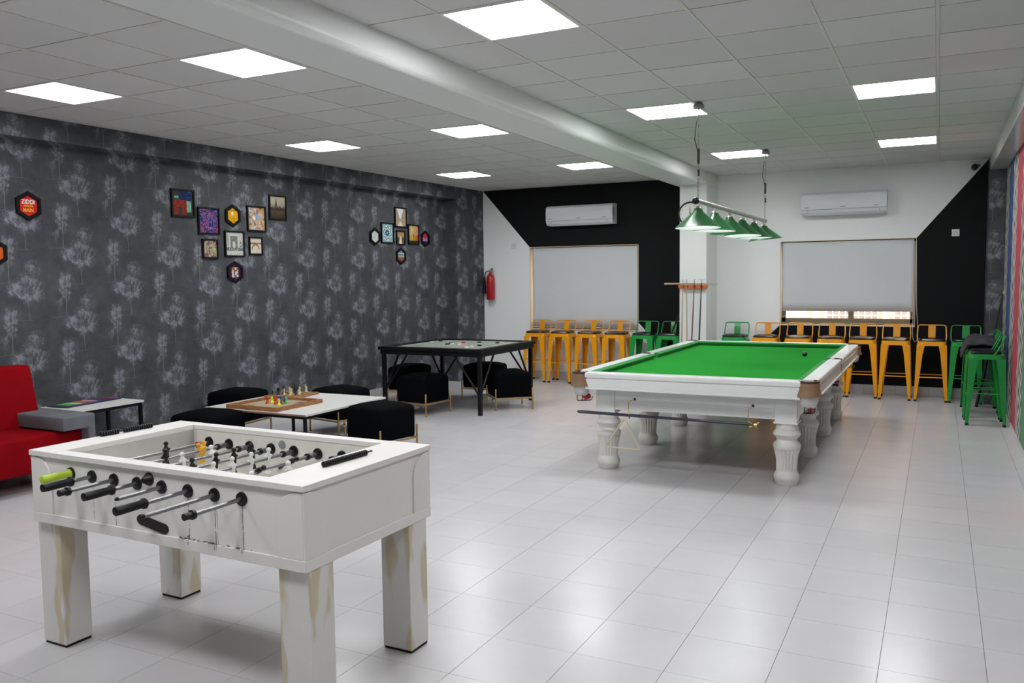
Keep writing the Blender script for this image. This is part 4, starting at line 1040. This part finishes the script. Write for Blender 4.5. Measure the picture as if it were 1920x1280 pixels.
# ================================================================== SOFA, SIDE TABLE
t = thing('sofa', 'red velvet sofa with a grey L-shaped arm by the wallpaper', 'sofa', (-6.65, 3.7, 0))
def soft(b, name, mat, bev=.02): 
    o = b.build(name, mat, t); q = o.modifiers.new('bevel', 'BEVEL'); q.width = bev; q.segments = 3
    for p in o.data.polygons: p.use_smooth = True
    return o
soft(MB().box(-.30, .36, -1.0, .88, .15, .445), 'seat', red_fab, .03)
soft(MB().prism([(-.36, .16), (-.10, .16), (-.10, .42), (-.22, .95), (-.40, .95), (-.42, .5)], -1.0, .84, 'Y'), 'backrest', red_fab, .025)
arm = MB().box(-.40, .45, .64, .93, .46, .57); arm2 = MB().box(-.40, .45, .865, .93, .12, .46)
soft(MB().prism([(.64, .455), (.64, .57), (.93, .57), (.93, .12), (.865, .12), (.865, .455)], -.40, .45, 'X'), 'arm', grey_fab, .015)
soft(MB().prism([(-.64, .455), (-.64, .57), (-1.07, .57), (-1.07, .12), (-1.0, .12), (-1.0, .455)], -.40, .45, 'X'), 'arm', grey_fab, .015)
for sx in (-.33, .28):
    for sy in (-.9, .8): MB().box(sx - .03, sx + .03, sy - .03, sy + .03, 0, .15).build('leg', black_plastic, t)
t = thing('side_table', 'small white-topped side table with black legs beside the sofa', 'table', (-6.80, 5.06, 0))
MB().box(-.245, .245, -.345, .345, .532, .55).build('tabletop', lamin, t)
fr = MB()
for s_ in (-1, 1): fr.box(-.235, .235, s_ * .32 - .012, s_ * .32 + .012, .505, .532).box(s_ * .223 - .012, s_ * .223 + .012, -.32, .32, .505, .532)
fr.build('frame', black_metal, t)
for sx in (-1, 1):
    for sy in (-1, 1): MB().box(sx * .223 - .014, sx * .223 + .014, sy * .32 - .014, sy * .32 + .014, 0, .505).build('leg', black_metal, t)
m = M('magazine_print', (.1, .1, .1), .35); ox, oy, oz = m.coord('Generated'); n = m.noise(8, 3, kind='Generated')
c = m.ramp(oy, [(0, (.02, .015, .06)), (.12, (.10, .42, .08)), (.3, (.6, .62, .55)), (.36, (.08, .4, .1)), (.42, (.55, .08, .06)), (.6, (.6, .5, .5)), (.66, (.05, .03, .12)), (.9, (.3, .02, .06))], True)
m.base(m.mix((ox > .72), c, m.mix(n > .5, (.02, .015, .05), (.05, .03, .12))))
o = MB().box(-.12, .12, -.30, .30, 0, .008).build('magazine', m.m, None, (-6.905, 5.06, .551)); o.rotation_euler = (0, 0, D(6)); tag(o, 'large colourful green and red printed board on the side table', 'magazine')

# ================================================================== TABLE FOOTBALL
FX0, FX1, FY0, FY1 = -.795, .795, -.42, .42; IX0, IX1, IY0, IY1 = -.63, .575, -.355, .36
m = M('football_white_paint', (.66, .64, .61), .42); ox, oy, oz = m.coord(); n = m.noise(4, 4); n2 = m.noise(60, 3)
drip = None
for (xx, zb, wd) in ((-.245, .62, .0018), (.19, .60, .0025), (.335, .60, .0022), (.345, .60, .0012), (.48, .60, .0022), (-.385, .63, .001)):
    q = ((ox - xx + (n2 - .5) * .008).ab() < wd) * (oz < .80) * (oz > zb) * (n2 > .40); drip = q if drip is None else drip.mx(q)
drip = drip.mx((((ox - .16).ab() < .045) * (oz < .64) * (oz > .618) * (n2 > .60))).mx(((oz < .6245) * (oz > .6195)) * (ox > .14) * (ox < .52) * (n2 > .53))
drip = drip * (oy < -.35)
c = m.mix(n, (.73, .705, .68), (.80, .78, .755)); m.base(m.mix(drip * .85, c, (.05, .045, .04))); fb_w = m.m
fb_in = mottled('football_inner_white', (.72, .71, .66), .12, 14, .5)
m = M('football_leg_paint', (.65, .64, .6), .45); n = m.noise(5.5, 4, .55, dist=.6); ox, oy, oz = m.coord(); rr_ = m.rnd()
nn = m.noise(4.5, 2, .5, m.vec(ox * 2.0 + rr_ * 9., oy * 2.0, oz * .55 + rr_ * 5.))
m.base(m.mix((nn.smooth(.52, .60)) * .72, m.mix(n, (.68, .67, .64), (.76, .75, .72)), (.56, .45, .25))); fb_leg = m.m
ft = thing('table_football', 'worn white table football cabinet on four square legs in the foreground', 'table football', (-2.815, 2.765, 0), D(-.9))
# body boards
b = MB(); zt = .876
b.box(FX0 + .012, FX1 - .012, FY0 + .014, FY0 + .036, .578, zt); b.box(FX0 + .012, FX1 - .012, FY1 - .036, FY1 - .014, .578, zt)
b.box(FX0 + .012, FX0 + .034, FY0 + .036, FY1 - .036, .578, zt); b.box(FX1 - .034, FX1 - .012, FY0 + .036, FY1 - .036, .578, zt)
b.box(FX0 + .034, IX0 - .0, FY0 + .036, FY1 - .036, .70, zt - .002); b.box(IX1, FX1 - .034, FY0 + .036, FY1 - .036, .70, zt - .002)
b.build('cabinet', fb_w, ft)
def corner_piece(w, top, bot, rx, rz):
    pts = [(0, bot), (w, bot), (w, top - rz)] + [(w - rx * (1 - math.cos(a)), top - rz + rz * math.sin(a)) for a in [PI / 2 * k / 8 for k in range(1, 8)]] + [(0, top)]
    return pts
cp = corner_piece(.125, zt - .004, .62, .105, .10)
for s_ in (1, -1):
    X_ = FX0 + .012 if s_ == 1 else FX1 - .012
    MB().prism([(X_ + s_ * a, q) for a, q in cp], FY0 + .006, FY0 + .014, 'Y').build('corner_panel', fb_w, ft, bevel=.002)
    Y_ = FY0 + .006 if s_ == 1 else FY1 - .006
    MB().prism([(Y_ + s_ * a, q) for a, q in cp], FX1 - .012, FX1 - .004, 'X').build('corner_panel', fb_w, ft, bevel=.002)
    MB().prism([(Y_ + s_ * a, q) for a, q in cp], FX0 + .012, FX0 + .004, 'X').build('corner_panel', fb_w, ft, bevel=.002)
l_ = MB().box(FX0 + .004, FX1 - .004, FY0 + .004, FY0 + .014, .576, .62).box(FX0 + .004, FX1 - .004, FY1 - .014, FY1 - .004, .576, .62).box(FX1 - .012, FX1 - .003, FY0 + .006, FY1 - .006, .576, .62).box(FX0 + .003, FX0 + .012, FY0 + .006, FY1 - .006, .576, .62)
l_.build('bottom_ledge', fb_w, ft, bevel=.002)
# top frame boards: wide ends, narrow sides
for a in ((FX0, IX0, FY0, FY1), (IX1, FX1, FY0, FY1)): MB().box(*a, zt, .90).build('top_board', fb_w, ft, bevel=.002)
for a in ((IX0, IX1, FY0, IY0), (IX0, IX1, IY1, FY1)): MB().box(*a, zt, .899).build('top_board', fb_w, ft, bevel=.002)
b = MB().box(IX0, IX1, IY0 - .02, IY0 - .004, .70, zt).box(IX0, IX1, IY1 + .004, IY1 + .02, .70, zt).box(IX0 - .012, IX0, IY0, IY1, .70, zt).box(IX1, IX1 + .012, IY0, IY1, .70, zt)
b.build('inner_wall', fb_in, ft)
MB().box(IX0, IX1, IY0 - .004, IY1 + .004, .69, .705).build('playfield', fb_in, ft)
MB().box(FX0 + .03, FX1 - .03, FY0 + .03, FY1 - .03, .60, .62).build('base_board', edge_br, ft)
# ball return slot and serving cup
arc = [(-.098, 0)] ; sl = []
for k in range(9): a = PI / 2 + PI * k / 8; sl.append((-.055 + .028 * math.cos(a), .662 + .022 * math.sin(a)))
for k in range(9): a = -PI / 2 + PI * k / 8; sl.append((.075 + .028 * math.cos(a), .640 + .022 * math.sin(a)))
MB().prism([(a - .03, q + .004) for a, q in sl], FY0 + .0105, FY0 + .0138, 'Y').build('ball_slot', dark_br, ft)
sl2 = [(a * .95 - .008, .651 + (q - .651) * .9) for a, q in sl]
MB().prism([(a * 1.0 - .022, q + .003) for a, q in sl2], FY0 + .0095, FY0 + .011, 'Y').build('slot_hole', black_plastic, ft)
MB().lathe([(-.03, .010), (-.028, .012), (-.006, .026), (0, .028)], (-.031, FY0 + .013, .841), 20, axis='Y').build('serve_cup', black_plastic, ft)
MB().lathe([(-.004, .020), (0, .022)], (-.031, IY1 + .003, .841), 20, axis='Y').build('serve_hole', grey_mid, ft)
for (x0, y0) in ((FX0 - .006, FY0 + .03), (FX1 - .160, FY0 + .03), (FX0 - .002, FY1 - .172), (FX1 - .160, FY1 - .172)):
    l = MB().cbox(0, .152, 0, .135, .012, .582, .003).build('leg', fb_leg, ft, (x0, y0, 0))
    MB().cbox(.004, .148, .004, .131, 0, .013, .002).build('foot_pad', rubber, l)
MB().cbox(0, 0.01, 0, 0.01, 0, 0.01).v
# rods
def fig_mesh(mat):
    m_ = MB().sphere((0, 0, .040), .0115, 10, 8).lathe([(-.012, .011), (0, .013), (.016, .013), (.026, .008), (.032, .006)], n=10)
    m_.sphere((0, -.016, .010), .007, 8, 6).sphere((0, .016, .010), .007, 8, 6)
    m_.add([(-.007, -.010, -.01), (.007, -.010, -.01), (.007, .010, -.01), (-.007, .010, -.01), (-.006, -.008, -.055), (.006, -.008, -.055), (.006, .008, -.055), (-.006, .008, -.055)], [(0, 1, 5, 4), (1, 2, 6, 5), (2, 3, 7, 6), (3, 0, 4, 7), (4, 5, 6, 7), (0, 3, 2, 1)])
    m_.add([(-.006, -.009, -.052), (.006, -.009, -.052), (.006, .009, -.052), (-.006, .009, -.052), (-.013, -.009, -.073), (.013, -.009, -.073), (.013, .009, -.073), (-.013, .009, -.073)], [(0, 1, 5, 4), (1, 2, 6, 5), (2, 3, 7, 6), (3, 0, 4, 7), (4, 5, 6, 7), (0, 3, 2, 1)])
    return m_.build('player_figure', mat)
fig_b = fig_mesh(black_plastic); fig_w = fig_mesh(whitep)
rods = [ # x, front end, handle, figures (y, colour), tilt
    (-.525, -.53, 'lime', [(.095, 'b')], .0), (-.385, -.62, 'black', [(-.03, 'b')], .1), (-.245, -.645, 'cap', [(.125, 'w'), (-.05, 'w')], -.15), (-.103, -.64, 'black', [(.235, 'b'), (.12, 'b'), (.01, 'b'), (-.12, 'b')], .05),
    (.043, -.61, 'bare', [(.19, 'w'), (.08, 'w'), (-.03, 'w'), (-.14, 'w')], .1), (.192, -.725, 'black', [(.175, 'b'), (-.03, 'b')], 1.1), (.337, -.73, 'bare', [(.01, 'w'), (-.2, 'w')], -.2), (.48, -.67, 'cap', [(.05, 'b')], .3)]
ZR = .816
first_c = None
for (rx_, ye, hk, figs, tilt) in rods:
    rd = MB().lathe([(ye, .0085), (FY1 + .10, .0085)], (0, 0, 0), 12, axis='Y').build('rod', steel, ft, (rx_, 0, ZR))
    for yy, s_ in ((FY0 + .0135, -1), (IY1 + .003, -1)):
        MB().lathe([(-.009, .014), (-.007, .026), (0, .028)], (0, yy, 0), 20, axis='Y').build('collar', black_plastic, rd)
    if hk in ('lime', 'black'):
        mm = limep if hk == 'lime' else black_plastic
        L0 = .125
        MB().lathe([(ye - .012, .012), (ye - .010, .0165), (ye + .01, .0175), (ye + L0 * .8, .0155), (ye + L0 * .86, .021), (ye + L0 * .93, .021), (ye + L0, .013)], (0, 0, 0), 16, axis='Y').build('handle', mm, rd)
    elif hk == 'cap':
        MB().lathe([(ye - .01, .013), (ye + .02, .013), (ye + .022, .018), (ye + .034, .018), (ye + .036, .012)], (0, 0, 0), 16, axis='Y').build('handle', black_plastic, rd)
    else:
        MB().lathe([(ye - .012, .0045), (ye, .008)], (0, 0, 0), 12, axis='Y').build('rod_end', black_plastic, rd)
    # springs and bumpers next to the walls
    for yy, s_ in ((IY0 + .012, 1), (IY1 - .012, -1)):
        sp = MB()
        for k in range(6): sp.tube([( .012 * math.cos(a), yy + s_ * (.015 + k * .007), .012 * math.sin(a)) for a in [2 * PI * q / 10 for q in range(10)]], .0018, 5, closed=True)
        if s_ == -1 and hk == 'lime': pass
        sp.build('spring', steel, rd)
        MB().lathe([(0, .016), (.012, .016)], (0, yy + s_ * .06 - .006, 0), 14, axis='Y').build('bumper', redp if hk == 'lime' else black_plastic, rd)
    for (fy, c) in figs:
        src = fig_b if c == 'b' else fig_w; f = src.copy(); COL.objects.link(f); f.parent = rd; f.location = (0, fy, 0); f.rotation_euler = (0, tilt + random.uniform(-.12, .12), 0)
bpy.data.objects.remove(fig_b); bpy.data.objects.remove(fig_w)
# yellow keeper figure on the second rod
rd2 = [c for c in ft.children if c.name.startswith('rod')][1]
yb = MB().sphere((0, 0, .005), .024, 12, 8, sc=(.8, 1, 1.1)).sphere((0, .016, .034), .012, 10, 8).sphere((0, -.018, .03), .010, 10, 8).add([(-.008, -.012, 0), (.008, -.012, 0), (.008, .012, 0), (-.008, .012, 0), (-.01, -.010, -.06), (.01, -.010, -.06), (.01, .010, -.06), (-.01, .010, -.06)], [(0, 1, 5, 4), (1, 2, 6, 5), (2, 3, 7, 6), (3, 0, 4, 7), (4, 5, 6, 7), (0, 3, 2, 1)])
o = yb.build('keeper_figure', yel_fig, rd2, (0, .185, 0)); o['label'] = 'yellow goalkeeper figure'
# score counters on the end boards
def counter(x, y, ln, rz, gap):
    root = MB().tube([(0, -ln / 2, .012), (0, ln / 2, .012)], .004, 6).build('score_counter', black_plastic, ft, (x, y, .90)); root.rotation_euler = (0, 0, rz)
    n = int(ln / .0125); bd = None
    for k in range(n):
        yy = -ln / 2 + .008 + k * .0125
        if abs(yy - gap) < .018: continue
        if bd is None: bd = MB().lathe([(-.006, .008), (-.003, .0125), (.003, .0125), (.006, .008)], (0, 0, .012), 8, axis='Y').build('bead', black_plastic, root, (0, yy, 0))
        else: o_ = bd.copy(); COL.objects.link(o_); o_.parent = root; o_.location = (0, yy, 0)
    return root
counter(-.765, .065, .29, D(-3), -.03); counter(.665, .0, .30, D(-3), .13)
